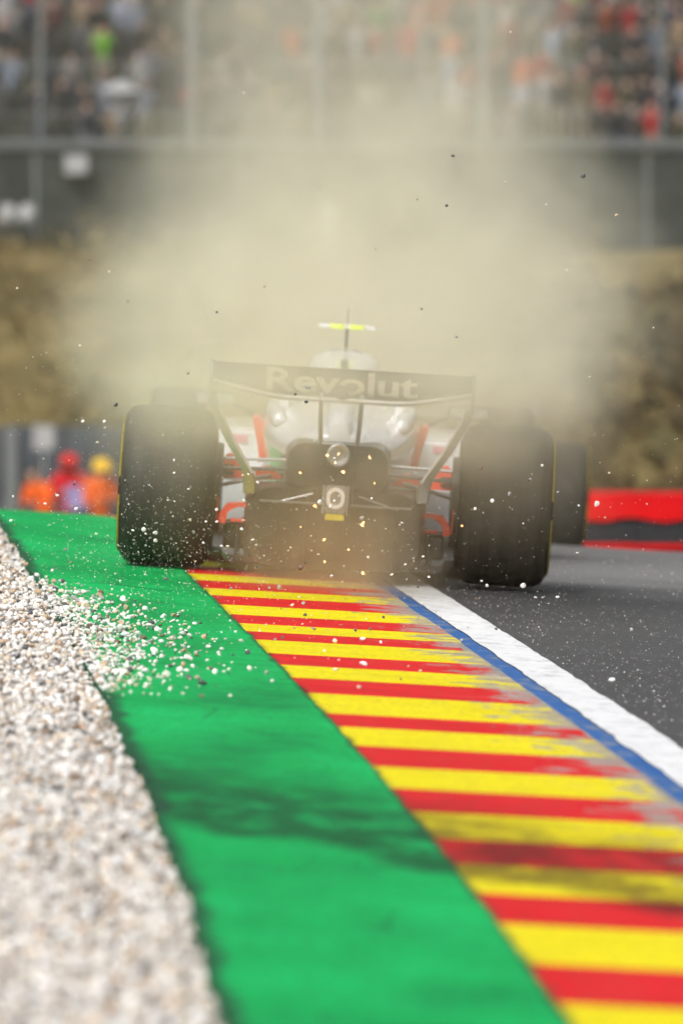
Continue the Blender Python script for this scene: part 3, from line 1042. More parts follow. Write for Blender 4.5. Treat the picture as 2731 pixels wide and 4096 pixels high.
SEEN = [  # bearing, size in the picture, colour
    (1338, 403, 14, 5), (1416, 494, 12, 3), (1040, 357, 8, 5), (1025, 472, 9, 5), (958, 458, 5, 5), (498, 717, 8, 5), (431, 857, 8, 3), (266, 930, 12, 5), (607, 658, 5, 5), (968, 709, 6, 5),
    (1047, 773, 7, 4), (706, 889, 13, 4), (678, 905, 8, 6), (703, 922, 10, 5), (691, 1303, 15, 6), (381, 1329, 13, 5), (1404, 1562, 15, 1), (1369, 1157, 13, 1), (1090, 1169, 10, 1), (1130, 1150, 11, 1),
    (1170, 1134, 11, 4), (1201, 1345, 14, 0), (1118, 1345, 8, 0), (497, 1170, 9, 0), (497, 1198, 8, 1), (330, 1216, 13, 1), (356, 1224, 13, 1), (357, 1242, 12, 0), (305, 1218, 8, 1), (467, 1247, 8, 0),
    (523, 1255, 9, 0), (509, 1254, 8, 1), (735, 1153, 13, 1), (831, 1189, 13, 4), (845, 1280, 8, 0), (555, 1215, 10, 1), (557, 1092, 9, 2), (591, 1108, 9, 1), (560, 1150, 9, 1), (580, 1240, 9, 0),
    (131, 1138, 9, 1), (104, 1157, 9, 1), (175, 1168, 9, 1), (170, 1112, 7, 5), (240, 968, 9, 1), (190, 967, 8, 1), (162, 1292, 7, 3), (60, 1295, 12, 3), (52, 1312, 9, 6), (144, 1335, 12, 5),
    (105, 1370, 9, 5), (60, 1420, 8, 6), (120, 1310, 8, 1), (150, 1262, 10, 4), (130, 1306, 8, 4), (700, 1412, 10, 5), (720, 1444, 13, 4), (768, 1472, 14, 0), (832, 1468, 14, 0), (816, 1447, 9, 5),
    (850, 1445, 9, 6), (875, 1475, 8, 1), (745, 1494, 8, 1), (612, 1545, 11, 4), (938, 1530, 8, 3), (920, 1560, 7, 6), (965, 1540, 8, 2), (880, 1418, 9, 5), (648, 1465, 10, 5), (670, 1390, 9, 1),
    (697, 1385, 10, 4), (640, 1348, 12, 4), (530, 1352, 9, 4), (1010, 1420, 8, 5), (1060, 1470, 7, 0), (1450, 1446, 9, 1), (1480, 1440, 6, 4), (1280, 1372, 9, 1), (1230, 1372, 8, 0), (1345, 1530, 6, 5),
    (1104, 1075, 9, 6), (1187, 736, 5, 3), (1353, 866, 6, 2), (1160, 417, 6, 1), (1172, 72, 6, 1), (1254, 469, 6, 1), (1300, 620, 5, 1), (560, 212, 6, 1), (735, 428, 4, 5), (450, 466, 4, 5), (205, 597, 5, 5),
    (250, 623, 6, 1), (39, 661, 6, 1), (294, 692, 5, 5), (183, 793, 6, 1), (862, 571, 4, 3), (1500, 752, 5, 1), (457, 110, 4, 5), (618, 636, 4, 4), (30, 1140, 6, 1), (26, 1195, 9, 1), (1398, 1086, 7, 2)]
for px, py, s, ci in SEEN:
    y_ = rnd.uniform(25.2, 27.4)
    if py > 1380:
        # near the ground: keep the stone in front of and above the surface it flies over
        p = at(px, py, 24)
        for _ in range(30):
            q = at(px, py, y_)
            if q.z > gz(q.x, q.y) + 0.02: break
            y_ -= 0.35
    q = at(px, py, y_)
    r = s / (F_PX / y_) * 0.62
    one_stone('flying_stone', q, r, ci, f'{CN[ci]} stone flying {place_name(px, py)}', 'stones thrown up behind the car')
# more of them, smaller, thickest low down behind the wheels
for i in range(90):
    a = rnd.random()
    px = rnd.gauss(420, 190) if a < .55 else rnd.gauss(760, 260) if a < .85 else rnd.uniform(900, 1500)
    py = rnd.gauss(1230, 120) if a < .85 else rnd.uniform(980, 1400)
    if px < 0 or px > 1560 or py > 1520: continue
    y_ = rnd.uniform(25.5, 28.5)
    q = at(px, py, y_)
    while q.z < gz(q.x, q.y) + .02 and y_ > 18:
        y_ -= .3; q = at(px, py, y_)
    ci = rnd.choice([0, 1, 1, 1, 0, 2, 4, 5, 3])
    one_stone('flying_stone', q, rnd.uniform(.0042, .0085), ci, f'small {CN[ci]} stone flying {place_name(px, py)}', 'stones thrown up behind the car')

# grit: specks beyond counting
n = 4300
a = nrs.rand(n)
gx = np.where(a < .6, nrs.normal(-.74, .36, n), np.where(a < .8, nrs.normal(-.1, .6, n), nrs.uniform(-1.4, 1.5, n)))
gy = nrs.uniform(24.8, 29.3, n)
gz_ = np.where(a < .8, np.abs(nrs.normal(0, .28, n)) + .03, nrs.uniform(.05, 1.1, n)) + gza(gx, gy)
grit = stone_field('flying_grit', np.c_[gx, gy, gz_], nrs.lognormal(math.log(.0017), .45, n).clip(.0008, .0048), SH1[:4], F1, M['stone'], 1.0)
tag(grit, 'fine pale grit thrown up in front of the car', 'grit', kind='stuff')

n = 3400
ry = nrs.uniform(17.0, 35.0, n)
rx = XKY(ry) + 1.12 + nrs.exponential(.75, n).clip(0, 3.2)
rr_ = nrs.lognormal(math.log(.0020), .4, n).clip(.001, .0055)
road_grit = stone_field('road_grit', np.c_[rx, ry, gza(rx, ry) + rr_ * .4], rr_, SH1[:4], F1, M['stone'], .6)
tag(road_grit, 'loose grit scattered on the asphalt', 'grit', kind='stuff')
ms, n_, l_, b_ = new_mat('hot_spark')
b_.inputs['Base Color'].default_value = (1, .55, .2, 1)
b_.inputs['Emission Color'].default_value = (1.0, .60, .22, 1)
b_.inputs['Emission Strength'].default_value = 6.0


def spark_mesh():
    v, f = [(0, 0, 0)], []
    mb = MB()
    for k in range(7):
        d = Vector((rnd.gauss(0, 1), rnd.gauss(0, .6), rnd.gauss(0, 1))).normalized()
        u = d.orthogonal().normalized(); w = d.cross(u)
        ln = rnd.uniform(.6, 1.6)
        mb.add([tuple(u * .3), tuple(w * .3 - u * .15), tuple(-w * .3 - u * .15), tuple(d * ln)], [(0, 1, 3), (1, 2, 3), (2, 0, 3), (0, 2, 1)])
    v2, f2 = I1 * .42, F1
    mb.add(v2, [tuple(int(i) for i in q) for q in f2])
    return mb


for px, py, s in [(752, 1046, 9), (777, 1043, 6), (788, 1085, 11), (690, 1086, 7), (848, 1050, 8), (831, 1206, 10), (744, 1240, 7), (724, 1163, 8), (745, 1290, 6), (833, 1316, 8), (770, 1062, 6), (835, 1200, 6), (1060, 1208, 5), (800, 1262, 5), (690, 1210, 4), (860, 1110, 4)]:
    y_ = rnd.uniform(28.3, 29.2)
    o = spark_mesh().build('spark', ms)
    o.location = at(px, py, y_)
    r = s / (F_PX / y_) * .5
    o.scale = (r, r, r)
    tag(o, f'glowing orange spark {place_name(px, py)}' if s < 9 else f'large glowing spark {place_name(px, py)}', 'spark', 'sparks behind the car')

# ------------------------------------------------------------------ people
def skin_mats():
    m1, n1, l1, b1 = new_mat('clothing')
    oi = n1.new('ShaderNodeObjectInfo'); l1.new(oi.outputs['Color'], b1.inputs['Base Color']); b1.inputs['Roughness'].default_value = .85
    m2, n2, l2, b2 = new_mat('trousers')
    oi = n2.new('ShaderNodeObjectInfo')
    t = NT(m2)
    l2.new(t.ramp(oi.outputs['Random'], [(0, (.02, .03, .06)), (.35, (.03, .03, .032)), (.6, (.10, .10, .11)), (.8, (.22, .19, .14)), (1, (.05, .07, .12))], 'CONSTANT'), b2.inputs['Base Color'])
    m3 = paint('skin', (.48, .29, .21), .6)
    m4, n4, l4, b4 = new_mat('hair')
    oi = n4.new('ShaderNodeObjectInfo')
    t = NT(m4)
    l4.new(t.ramp(oi.outputs['Random'], [(0, (.02, .015, .01)), (.3, (.10, .06, .03)), (.55, (.55, .55, .56)), (.7, (.03, .03, .03)), (.9, (.5, .04, .03))], 'CONSTANT'), b4.inputs['Base Color'])
    return [m1, m2, m3, m4]


PM = skin_mats()


def person_mesh(name, arms, lean=0.0, crouch=0.0):
    """one continuous body grown over a skeleton; feet at z = 0"""
    J = {}
    kz = 1 - .35 * crouch
    J['pel'] = (0, 0, .95 * kz)
    J['sp'] = (0, lean * .3, .95 * kz + .25)
    J['ch'] = (0, lean * .8, .95 * kz + .45)
    J['nk'] = (0, lean * 1.1, .95 * kz + .57)
    J['hd'] = (0, lean * 1.3 + .02, .95 * kz + .68)
    J['ht'] = (0, lean * 1.35 + .02, .95 * kz + .80)
    for s, t in ((-1, 'l'), (1, 'r')):
        J['hp' + t] = (s * .09, 0, .92 * kz)
        J['kn' + t] = (s * .11, .05 + .25 * crouch, .50 * kz)
        J['an' + t] = (s * .12, 0, .09)
        J['to' + t] = (s * .14, .16, .04)
        c = J['ch']
        J['sh' + t] = (s * .19, c[1], c[2] + .05)
        e, h = arms[0 if s < 0 else 1]
        J['el' + t] = (s * (.19 + e[0]), c[1] + e[1], c[2] + .05 + e[2])
        J['ha' + t] = (s * (.19 + h[0]), c[1] + h[1], c[2] + .05 + h[2])
    keys = list(J)
    E = [('pel', 'sp'), ('sp', 'ch'), ('ch', 'nk'), ('nk', 'hd'), ('hd', 'ht')]
    for t in 'lr': E += [('pel', 'hp' + t), ('hp' + t, 'kn' + t), ('kn' + t, 'an' + t), ('an' + t, 'to' + t), ('ch', 'sh' + t), ('sh' + t, 'el' + t), ('el' + t, 'ha' + t)]
    RAD = dict(pel=.15, sp=.135, ch=.155, nk=.06, hd=.098, ht=.075, hp=.10, kn=.065, an=.045, to=.04, sh=.075, el=.05, ha=.038)
    me = bpy.data.meshes.new(name)
    me.from_pydata([J[k] for k in keys], [(keys.index(a), keys.index(b)) for a, b in E], [])
    o = bpy.data.objects.new('tmp', me); C.objects.link(o)
    o.modifiers.new('skin', 'SKIN')
    sv = me.skin_vertices[0].data
    for i, k in enumerate(keys):
        r = RAD.get(k, RAD.get(k[:2], .06))
        sv[i].radius = (r, r * (.72 if k in ('ch', 'sp', 'pel') else 1))
        sv[i].use_root = (k == 'pel')
    ss = o.modifiers.new('sub', 'SUBSURF'); ss.levels = 1; ss.render_levels = 1
    dg = bpy.context.evaluated_depsgraph_get()
    out = bpy.data.meshes.new_from_object(o.evaluated_get(dg))
    bpy.data.objects.remove(o)
    out.name = name
    out.materials.clear()
    for m in PM: out.materials.append(m)
    hd, nk = Vector(J['hd']), J['nk'][2]
    hands = [Vector(J['hal']), Vector(J['har'])]
    for p in out.polygons:
        c = Vector(p.center)
        p.use_smooth = True
        if c.z > nk + .015 and (c - hd).length < .24: p.material_index = 3 if (c.z > hd.z + .05 or c.y < hd.y - .04) else 2
        elif min((c - h).length for h in hands) < .075: p.material_index = 2
        elif c.z < .93 * kz and abs(c.x) < .24 and c.y < .45 and min((c - h).length for h in hands) > .2: p.material_index = 1
        else: p.material_index = 0
    return out


DOWN = ((.05, .0, -.28), (.07, .06, -.52))
FOLD = ((.06, .03, -.27), (-.12, .22, -.22))
FACE = ((.10, .10, -.22), (-.04, .24, .02))
UP = ((.14, .05, .20), (.10, .10, .45))
PV = [person_mesh('person', (DOWN, DOWN)), person_mesh('person', (FOLD, FOLD)), person_mesh('person', (FACE, FACE)), person_mesh('person', (DOWN, FACE)), person_mesh('person', (UP, FACE)), person_mesh('person', (FOLD, DOWN), .12)]
SHIRTS = [('black', (.02, .02, .022), 10), ('dark grey', (.06, .06, .065), 9), ('navy', (.02, .03, .08), 7), ('red', (.60, .03, .03), 7), ('orange', (.80, .14, .04), 5), ('white', (.78, .78, .80), 9), ('pale blue', (.40, .47, .60), 6), ('olive', (.10, .10, .05), 5), ('tan', (.35, .25, .15), 5), ('grey', (.25, .25, .26), 6), ('lime', (.25, .70, .05), 1), ('maroon', (.18, .02, .03), 3)]
sh_w = [s[2] for s in SHIRTS]
# the bank of spectators, facing the track
ROWS = 9
for row in range(ROWS):
    yb = 176.9 + row * 1.25
    zb = prof(yb)
    for k in range(-18, 19):
        xx = k * .54 + rnd.uniform(-.16, .16) + (.27 if row % 2 else 0)
        dens = .70 if xx < -1.5 else .93
        if row == 0: dens *= .6
        if rnd.random() > dens: continue
        nm, col, _ = rnd.choices(SHIRTS, sh_w)[0]
        if xx < -1.5 and nm in ('red', 'orange') and rnd.random() < .7: nm, col, _ = SHIRTS[1]
        o = bpy.data.objects.new('person', rnd.choice(PV)); C.objects.link(o)
        o.location = (xx, yb + rnd.uniform(-.2, .2), zb - .09)
        o.location.z = prof(o.location.y) - .08
        o.rotation_euler = (0, 0, math.pi + rnd.uniform(-.5, .5))
        s = rnd.uniform(.92, 1.08); o.scale = (s, s, s)
        dull = rnd.uniform(.2, .62)
        o.color = (*[c * dull for c in col], 1)
        side = 'left of all pale posts' if xx < -3.95 else 'right of all pale posts' if xx > 3.75 else 'between first and second pale posts' if xx < -.62 else 'between second and third pale posts'
        hgt = ('front', 'second', 'third', 'fourth', 'fifth', 'sixth', 'seventh', 'eighth', 'ninth')[row] + ' row'
        tag(o, f'blurred spectator in {nm} top, {hgt}, {side}', 'person', 'spectators on the bank behind the fence')


def special(px, py, y, mesh, col, label, rz=math.pi, base=None, sc_=1.0):
    p = at(px, py, y)
    o = bpy.data.objects.new('person', mesh); C.objects.link(o)
    o.location = (p.x, y, base if base is not None else p.z)
    o.rotation_euler = (0, 0, rz); o.scale = (sc_,) * 3
    o.color = (*col, 1)
    return tag(o, label, 'person')


# three marshals beyond the crest, left of the car
base_m = prof(112) - .07
hat_y = paint('yellow_helmet', (.80, .50, .02), .5)
hat_r = paint('red_cap', (.70, .02, .02), .6)
PC = [person_mesh('person', (FOLD, FOLD), .22, .55), person_mesh('person', (FACE, FOLD), .05, .1), person_mesh('person', (FOLD, FOLD), .05, .1)]


def cap(o, mesh_h, mat, nm):
    mb = MB()
    mb.loft([[(r_ * math.cos(2 * math.pi * k / 16), r_ * 1.1 * math.sin(2 * math.pi * k / 16), z) for k in range(16)] for r_, z in ((.135, 0), (.135, .07), (.11, .13), (.05, .165))])
    mb.box(-.09, .09, .11, .24, 0, .02)
    c_ = mb.build(nm, mat, o, 60)
    c_.location = mesh_h
    return c_


m_a = special(108, 1100, 110, PC[0], (.85, .14, .02), 'marshal in an orange jacket crouching forward, beyond the green strip', rz=math.pi - .7, base=base_m + 0.16, sc_=1.15)
m_b = special(160, 1100, 112, PC[1], (.80, .02, .03), 'marshal in a red jacket and red cap standing between two in orange', base=base_m + 0.12, sc_=1.12)
m_c = special(228, 1100, 110, PC[2], (.85, .16, .03), 'marshal in an orange jacket and yellow helmet next to the rear tyre', rz=math.pi + .5, base=base_m + 0.06, sc_=1.15)
cap(m_b, (0, .08, 1.60), hat_r, 'cap')
cap(m_c, (0, .08, 1.60), hat_y, 'helmet')
bib = MB().prism_y([(-.15, .95), (.12, .95), (.14, 1.30), (-.13, 1.30)], .14, .17).build('bib', paint('lavender_cloth', (.36, .30, .55), .8), m_b)
bib.location = (-.08, 0, 0)

# ------------------------------------------------------------------ fence, hoarding, wall, barrier behind
fy = 137.0
fence = empty('debris_fence', (0, fy, prof(fy)))
tag(fence, 'tall debris fence with pale posts in front of the spectators', 'fence')
zb = prof(fy)
for px in (-1000, -650, -300, 92, 440, 730, 965, 1110, 1520, 1850, 2200, 2600):
    p = at(px, 300, fy)
    wd = .04 if px in (965, 92, 1520) else .09
    MB().box(p.x - wd, p.x + wd, -.05, .05, -.15, 6.4).build('post', M['post_white'] if wd > .09 else M['galv'], fence, bevel=.01)
    # box x is already in world metres (the fence stands at x = 0)
for z in (.9, 2.6, 3.6, 4.7, 5.8):
    MB().tube([(-18, -.07, z), (0, -.07, z - .02), (18, -.07, z)], .012, 6).build('cable', M['galv'], fence)
hy = 134.0
hoard = empty('hoarding', (0, hy, prof(hy)))
tag(hoard, 'dark cloth hoarding with a pale top rail at the foot of the crowd', 'hoarding')
for i in range(-9, 9):
    MB().box(i * 2.0 + .02, i * 2.0 + 1.98, -.02, .02, -.2, 1.86).build('panel', M['hoarding'], hoard)
    MB().box(i * 2.0 - .03, i * 2.0 + .03, -.05, -.021, -.2, 1.84).build('upright', M['galv'] if i % 2 else M['hoarding'], hoard)
for i in range(-5, 5):
    rl = MB().loft([[(xx, yy, zz) for yy, zz in ((-.10, 1.90), (-.16, 1.94), (-.10, 1.99), (-.16, 2.04), (-.10, 2.09), (-.06, 2.09), (-.06, 1.90))] for xx in (i * 4 + .01, i * 4 + 3.99)]).build('rail', M['galv'], hoard, 30)
# things left along the rail
def small(nm, mb, mat, loc, label, cat, **k):
    o = mb.build(nm, mat, None, **k); o.location = loc
    return tag(o, label, cat)


small('white_box', MB().box(-.22, .22, -.15, .15, -.18, .18).box(-.24, .24, -.17, .17, .183, .21), M['grubby'], at(175, 378, 133.5), 'white box hung on the rail near the left border of the picture', 'box', bevel=.02)
um = empty('parasol', at(280, 250, 140.0))
tag(um, 'half-closed white parasol among the spectators above the rail', 'parasol')
ring_ = []
for r_, z in ((.03, .62), (.42, .34), (.36, .30), (.20, -.02), (.07, -.34), (.03, -.36)):
    ring_.append([(r_ * (1 + .12 * (k % 2)) * math.cos(2 * math.pi * k / 16), r_ * (1 + .12 * (k % 2)) * math.sin(2 * math.pi * k / 16), z) for k in range(16)])
MB().loft(ring_).build('canopy', M['grubby'], um, 30)
MB().tube([(0, 0, -1.5), (0, 0, .66)], .02, 8).build('pole', M['galv'], um)
ban = MB()
ban.box(-.10, .10, -.02, .02, -.65, .55)
small('marker_post', MB().tube([(0, 0, -1.6), (0, 0, .55)], [.13, .13], 12), M['post_white'], at(755, 530, 131.5), 'short white marker post on the grass bank above the car', 'post')
for px in (18, 62):
    small('white_bag', MB().loft([[(r_ * math.cos(2 * math.pi * k / 10), r_ * .7 * math.sin(2 * math.pi * k / 10), z) for k in range(10)] for r_, z in ((.06, -.22), (.17, -.18), (.19, 0), (.12, .15), (.04, .2))]), M['grubby'], at(px, 490, 133.4), 'pale bag at the foot of the dark hoarding' + (', nearer the border' if px < 40 else ', nearer the parasol'), 'bag', smooth=60)
# blue-grey wall of the marshals' post
wy = 114.0
wall = empty('concrete_wall', (-6.2, wy, prof(wy)))
tag(wall, 'blue-grey panel wall behind the marshals', 'wall')
for i in range(5):
    MB().box(-1.6 + i * 1.05, -1.6 + i * 1.05 + 1.02, 0, .12, -.2, 2.42).build('panel', M['wall_grey'], wall, bevel=.01)
for px in (28, -95):
    p = at(px, 1100, wy)
    MB().box(p.x + 6.2 - .10, p.x + 6.2 + .10, -.12, -.003, -.2, 2.40).build('pillar', M['galv'], wall, bevel=.01)
small('white_sign', MB().box(-.17, .17, -.02, .02, -.20, .20).tube([(0, .03, -2.4), (0, .03, .1)], .02, 8), M['grubby'], at(101, 1005, 111.2), 'white sign board above the marshals', 'sign', bevel=.01)
# red and black barrier on the outside of the track
bar = empty('track_barrier', (0, 56, 0))
tag(bar, 'red and black block barrier along the far side of the track', 'barrier')
for i in range(9):
    x0 = 1.45 + i * 0.966
    yy = .004 * i
    zt = -.675 - .004 * i
    prf = rrect(.96, .46, .05, 4)
    b1 = MB().box(x0, x0 + .964, yy, yy + .5, zt - 1.5, zt - .215).build('barrier_block', M['black_rubber'], bar, bevel=.008)
    mb = MB()
    secs = []
    for k in range(9):
        xx = x0 + .965 * k / 8
        lo_ = zt - .205 - .020 * math.sin(i * 5 + k * 1.4)
        secs.append([(xx, yy - .03, lo_), (xx, yy - .03, zt), (xx, yy + .5, zt + .01), (xx, yy + .5, lo_)])
    mb.loft(secs).build('red_band', M['barrier_red'], b1)
    MB().box(x0 + .001, x0 + .964, yy - .025, yy - .002, zt - .45, zt - .405).build('red_band', M['barrier_red'], b1)

# ------------------------------------------------------------------ scrub on the bank: leafy tufts beyond counting
def scrub(name, n, xr, yr, size, cols, seed, clump=60):
    r = np.random.RandomState(seed)
    cxs = np.c_[r.uniform(xr[0], xr[1], clump), r.uniform(yr[0], yr[1], clump)]
    w = r.uniform(.25, 1.0, clump)
    ci = r.randint(0, clump, n)
    p = cxs[ci] + r.normal(0, 1, (n, 2)) * (w[ci] * .5)[:, None]
    hgt = np.abs(r.normal(0, .35, n)) * w[ci]
    zz = np.array([prof(b) for b in p[:, 1]]) - .07 + hgt
    P0 = np.c_[p, zz]
    d1 = r.normal(size=(n, 3)); d1 /= np.linalg.norm(d1, axis=1)[:, None]
    d2 = np.cross(d1, r.normal(size=(n, 3))); d2 /= np.linalg.norm(d2, axis=1)[:, None]
    s = size * r.uniform(.6, 1.5, n)[:, None]
    V = np.stack([P0 - d1 * s, P0 + d2 * s * .45, P0 + d1 * s, P0 - d2 * s * .45], 1).reshape(-1, 3)
    me = bpy.data.meshes.new(name)
    me.from_pydata(V.tolist(), [], (np.arange(n * 4).reshape(-1, 4)).tolist())
    at_ = me.color_attributes.new('tint', 'FLOAT_COLOR', 'POINT')
    cidx = (ci * 7 + r.randint(0, 2, n)) % len(cols)
    cc = np.ones((n * 4, 4), np.float32); cc[:, :3] = np.repeat(np.array(cols)[cidx] * r.uniform(.7, 1.3, (n, 1)), 4, 0)
    at_.data.foreach_set('color', cc.reshape(-1))
    me.materials.append(M['leaf'])
    o = bpy.data.objects.new(name, me); C.objects.link(o)
    return o


M['leaf'] = mat_attr('leaf', .8)
DRY = [(.25, .185, .075), (.22, .165, .062), (.17, .135, .05), (.12, .105, .04), (.28, .215, .09), (.20, .14, .06)]
DARK = [(.07, .06, .028), (.11, .08, .035), (.14, .095, .045), (.045, .04, .02), (.17, .12, .05)]
tag(scrub('bank_scrub', 9000, (-9.5, 4.5), (117.5, 128.5), .09, DRY, 5, 420), 'dry brown grass and scrub on the bank', 'scrub', kind='stuff')
tag(scrub('bank_scrub', 8000, (3.0, 9.5), (116.0, 125.5), .12, DARK, 9, 200), 'dark brush on the bank above the red barrier', 'scrub', kind='stuff')

tag(scrub('bank_scrub', 7000, (-9.5, 4.0), (115.8, 121.0), .12, [(.06, .055, .022), (.10, .08, .03), (.13, .09, .04), (.045, .05, .02)], 17, 150), 'dark low brush at the foot of the bank', 'scrub', kind='stuff')

# ------------------------------------------------------------------ the dust cloud

DMIN, DMAX, DRES = (-2.0, 26.2, -0.15), (2.4, 37.5, 3.0), (72, 80, 60)


def dust_field():
    """geometry nodes: a real voxel cloud whose density is worked out once on a grid"""
    g = bpy.data.node_groups.new('dust_field', 'GeometryNodeTree')
    g.interface.new_socket('Geometry', in_out='OUTPUT', socket_type='NodeSocketGeometry')
    N, L = g.nodes, g.links

    class H(NT):
        def __init__(s): s.n, s.l = N, L
        def ramp(s, v, pts):
            o = s.node('ShaderNodeFloatCurve')
            c = o.mapping.curves[0]
            while len(c.points) < len(pts): c.points.new(.5, .5)
            for q, (a, b) in zip(c.points, pts): q.location = (a, b); q.handle_type = 'AUTO'
            o.mapping.update()
            s.put(o.inputs['Value'], v)
            return o.outputs[0]
        def mapping(s, vec, scale=(1, 1, 1), loc=(0, 0, 0)):
            a = s.node('ShaderNodeVectorMath', operation='MULTIPLY_ADD')
            s.put(a.inputs[0], vec); a.inputs[1].default_value = scale; a.inputs[2].default_value = loc
            return a.outputs[0]
    t = H()
    pos = N.new('GeometryNodeInputPosition').outputs[0]
    sp3 = t.node('ShaderNodeSeparateXYZ'); t.put(sp3.inputs[0], pos)
    X, Y, Z = sp3.outputs
    n1 = t.noise(t.mapping(pos, (1, .6, 1)), 1.25, 4, 0.6)
    n2 = t.noise(t.mapping(pos, (1, .5, 1)), 2.0, 6, 0.64, 1.2)
    n3 = t.noise(t.mapping(pos, (1, .6, 1), (5, 3, 1)), 1.1, 3)
    wx = t.math('ADD', X, t.math('MULTIPLY', t.math('SUBTRACT', n1, .5), 1.25))
    wz = t.math('ADD', Z, t.math('MULTIPLY', t.math('SUBTRACT', n3, .5), .40))
    mod = t.rng(n2, .34, .66, .12, 1.88)
    # the plume right behind the car
    zf = t.ramp(t.math('DIVIDE', wz, 3.0), FRONT_Z)
    latf = t.math('MULTIPLY', t.rng(wx, -1.02, -.40, 0, 1, True), t.rng(wx, .62, 1.20, 1, 0, True))
    yf = t.math('MULTIPLY', t.rng(Y, 26.6, 28.2, 0, 1, True), t.rng(Y, 29.2, 29.8, 1, 0, True))
    xs_ = t.math('DIVIDE', X, .44)
    gap = t.math('SUBTRACT', 1.0, t.math('MULTIPLY', t.math('EXPONENT', t.math('MULTIPLY', t.math('MULTIPLY', xs_, xs_), -1.0)), t.rng(Z, .78, .92, .60, .30)))
    front = t.math('MULTIPLY', t.math('MULTIPLY', t.math('MULTIPLY', zf, gap), latf), yf)
    # the older, taller cloud hanging over the track ahead of it
    wz2 = t.math('ADD', Z, t.math('MULTIPLY', t.math('SUBTRACT', n3, .5), 1.1))
    nb = t.noise(t.mapping(pos, (1, .5, 1), (2, 7, 4)), .95, 4, .58)
    dx = t.math('ADD', t.math('SUBTRACT', X, .12), t.math('MULTIPLY', t.math('SUBTRACT', n1, .5), 1.5))
    dz = t.math('ADD', t.math('MAXIMUM', t.math('SUBTRACT', Z, 1.0), 0.0), t.math('MULTIPLY', t.math('SUBTRACT', n3, .5), .8))
    ra = t.math('DIVIDE', dx, 1.42)
    rb = t.math('DIVIDE', dz, 1.22)
    rr = t.math('SQRT', t.math('ADD', t.math('MULTIPLY', ra, ra), t.math('MULTIPLY', rb, rb)))
    dome = t.math('POWER', t.rng(rr, .05, 1.22, 1, 0, True), 1.2)
    low = t.ramp(t.math('DIVIDE', wz2, 3.0), REAR_Z)
    high = t.math('MULTIPLY', t.rng(wz2, 1.5, 2.0, 0, .20, True), t.math('MULTIPLY', t.rng(wx, -1.15, -.25, 0, 1, True), t.rng(wx, .55, 1.4, 1, 0, True)))
    puff = t.rng(nb, .35, .65, .25, 1.75)
    zr = t.math('ADD', t.math('MULTIPLY', t.math('MULTIPLY', dome, low), puff), high)
    yr = t.math('MULTIPLY', t.rng(Y, 31.3, 33.2, 0, 1, True), t.rng(Y, 35.8, 37.3, 1, 0, True))
    rear = t.math('MULTIPLY', t.math('ADD', zr, t.rng(wz, .5, 1.6, 0, .014)), yr)
    # jet from under the middle of the car
    jx = t.rng(t.math('ABSOLUTE', t.math('ADD', X, .02)), .0, .55, 1, 0, True)
    jz = t.rng(Z, .15, .75, 1, 0, True)
    jy = t.math('MULTIPLY', t.rng(Y, 28.2, 28.8, 0, 1, True), t.rng(Y, 29.4, 29.75, 1, 0, True))
    jet = t.math('MULTIPLY', t.math('MULTIPLY', jx, jz), jy)
    # a thin veil of dust low over the kerb
    veil = t.math('MULTIPLY', t.rng(Z, .3, .8, 1, 0, True), t.math('MULTIPLY', t.rng(X, -1.4, -.6, 0, 1, True), t.rng(X, .3, 1.0, 1, 0, True)))
    veil = t.math('MULTIPLY', veil, t.math('MULTIPLY', t.rng(Y, 26.3, 28.2, 0, 1, True), t.rng(Y, 29.5, 30.5, 1, 0, True)))
    d = t.math('ADD', t.math('MULTIPLY', front, FRONT_D), t.math('MULTIPLY', rear, REAR_D))
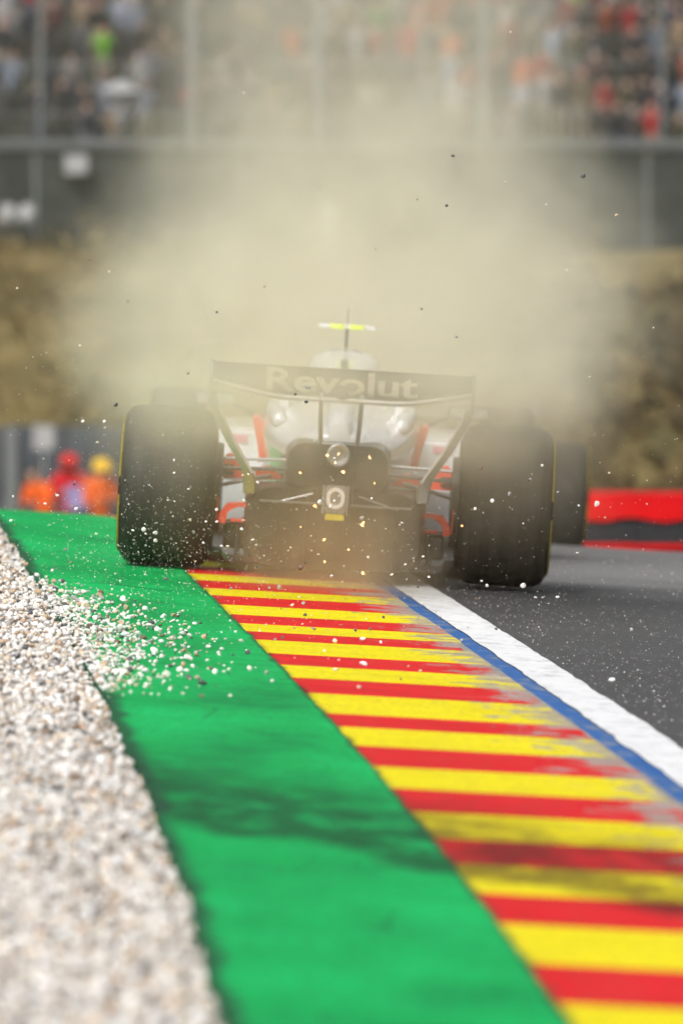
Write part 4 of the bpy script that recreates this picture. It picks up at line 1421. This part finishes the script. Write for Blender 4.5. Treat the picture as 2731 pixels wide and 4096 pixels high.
    d = t.math('ADD', d, t.math('MULTIPLY', jet, JET_D))
    d = t.math('ADD', d, t.math('MULTIPLY', veil, VEIL_D))
    d = t.math('MULTIPLY', d, mod)
    vc = N.new('GeometryNodeVolumeCube')
    L.new(d, vc.inputs['Density'])
    vc.inputs['Min'].default_value = DMIN; vc.inputs['Max'].default_value = DMAX
    for k, q in zip('XYZ', DRES): vc.inputs['Resolution ' + k].default_value = q
    sm_ = N.new('GeometryNodeSetMaterial')
    sm_.inputs['Material'].default_value = dm
    L.new(vc.outputs[0], sm_.inputs[0])
    go = N.new('NodeGroupOutput')
    L.new(sm_.outputs[0], go.inputs[0])
    return g


FRONT_Z = [(0.0, .0), (.05, .012), (.10, .06), (.15, .13), (.20, .35), (.25, .74), (.30, 1.0), (.335, .60), (.37, .46), (.45, .34), (.60, .18), (.80, .06), (1, 0)]
REAR_Z = [(0.0, .01), (.08, .02), (.15, .08), (.21, .28), (.28, .70), (.37, 1.0), (.7, 1.0), (1, 1.0)]
FRONT_D, REAR_D, JET_D, VEIL_D = 1.12, .64, .80, .004
dm = bpy.data.materials.new('dust')
dm.use_nodes = True
t = NT(dm)
t.n.remove(t.n['Principled BSDF'])
pv = t.node('ShaderNodeVolumePrincipled')
gp = t.node('ShaderNodeNewGeometry')
szp = t.node('ShaderNodeSeparateXYZ'); t.put(szp.inputs[0], gp.outputs['Position'])
# low: brown dirt with warm glow painted into its colour; fine pale dust above
t.l.new(t.mix(t.rng(szp.outputs[2], .25, .95, 0, 1, True), (.965, .80, .53), (.992, .956, .775)), pv.inputs['Color'])
pv.inputs['Density'].default_value = 1.0
pv.inputs['Density Attribute'].default_value = 'density'
t.l.new(pv.outputs[0], t.n['Material Output'].inputs['Volume'])
dust = MB().box(DMIN[0], DMAX[0], DMIN[1], DMAX[1], DMIN[2], DMAX[2]).build('dust_cloud', dm)
md = dust.modifiers.new('dust', 'NODES')
md.node_group = dust_field()
tag(dust, 'pale khaki cloud of dust trailing behind the racing car', 'dust', kind='stuff')
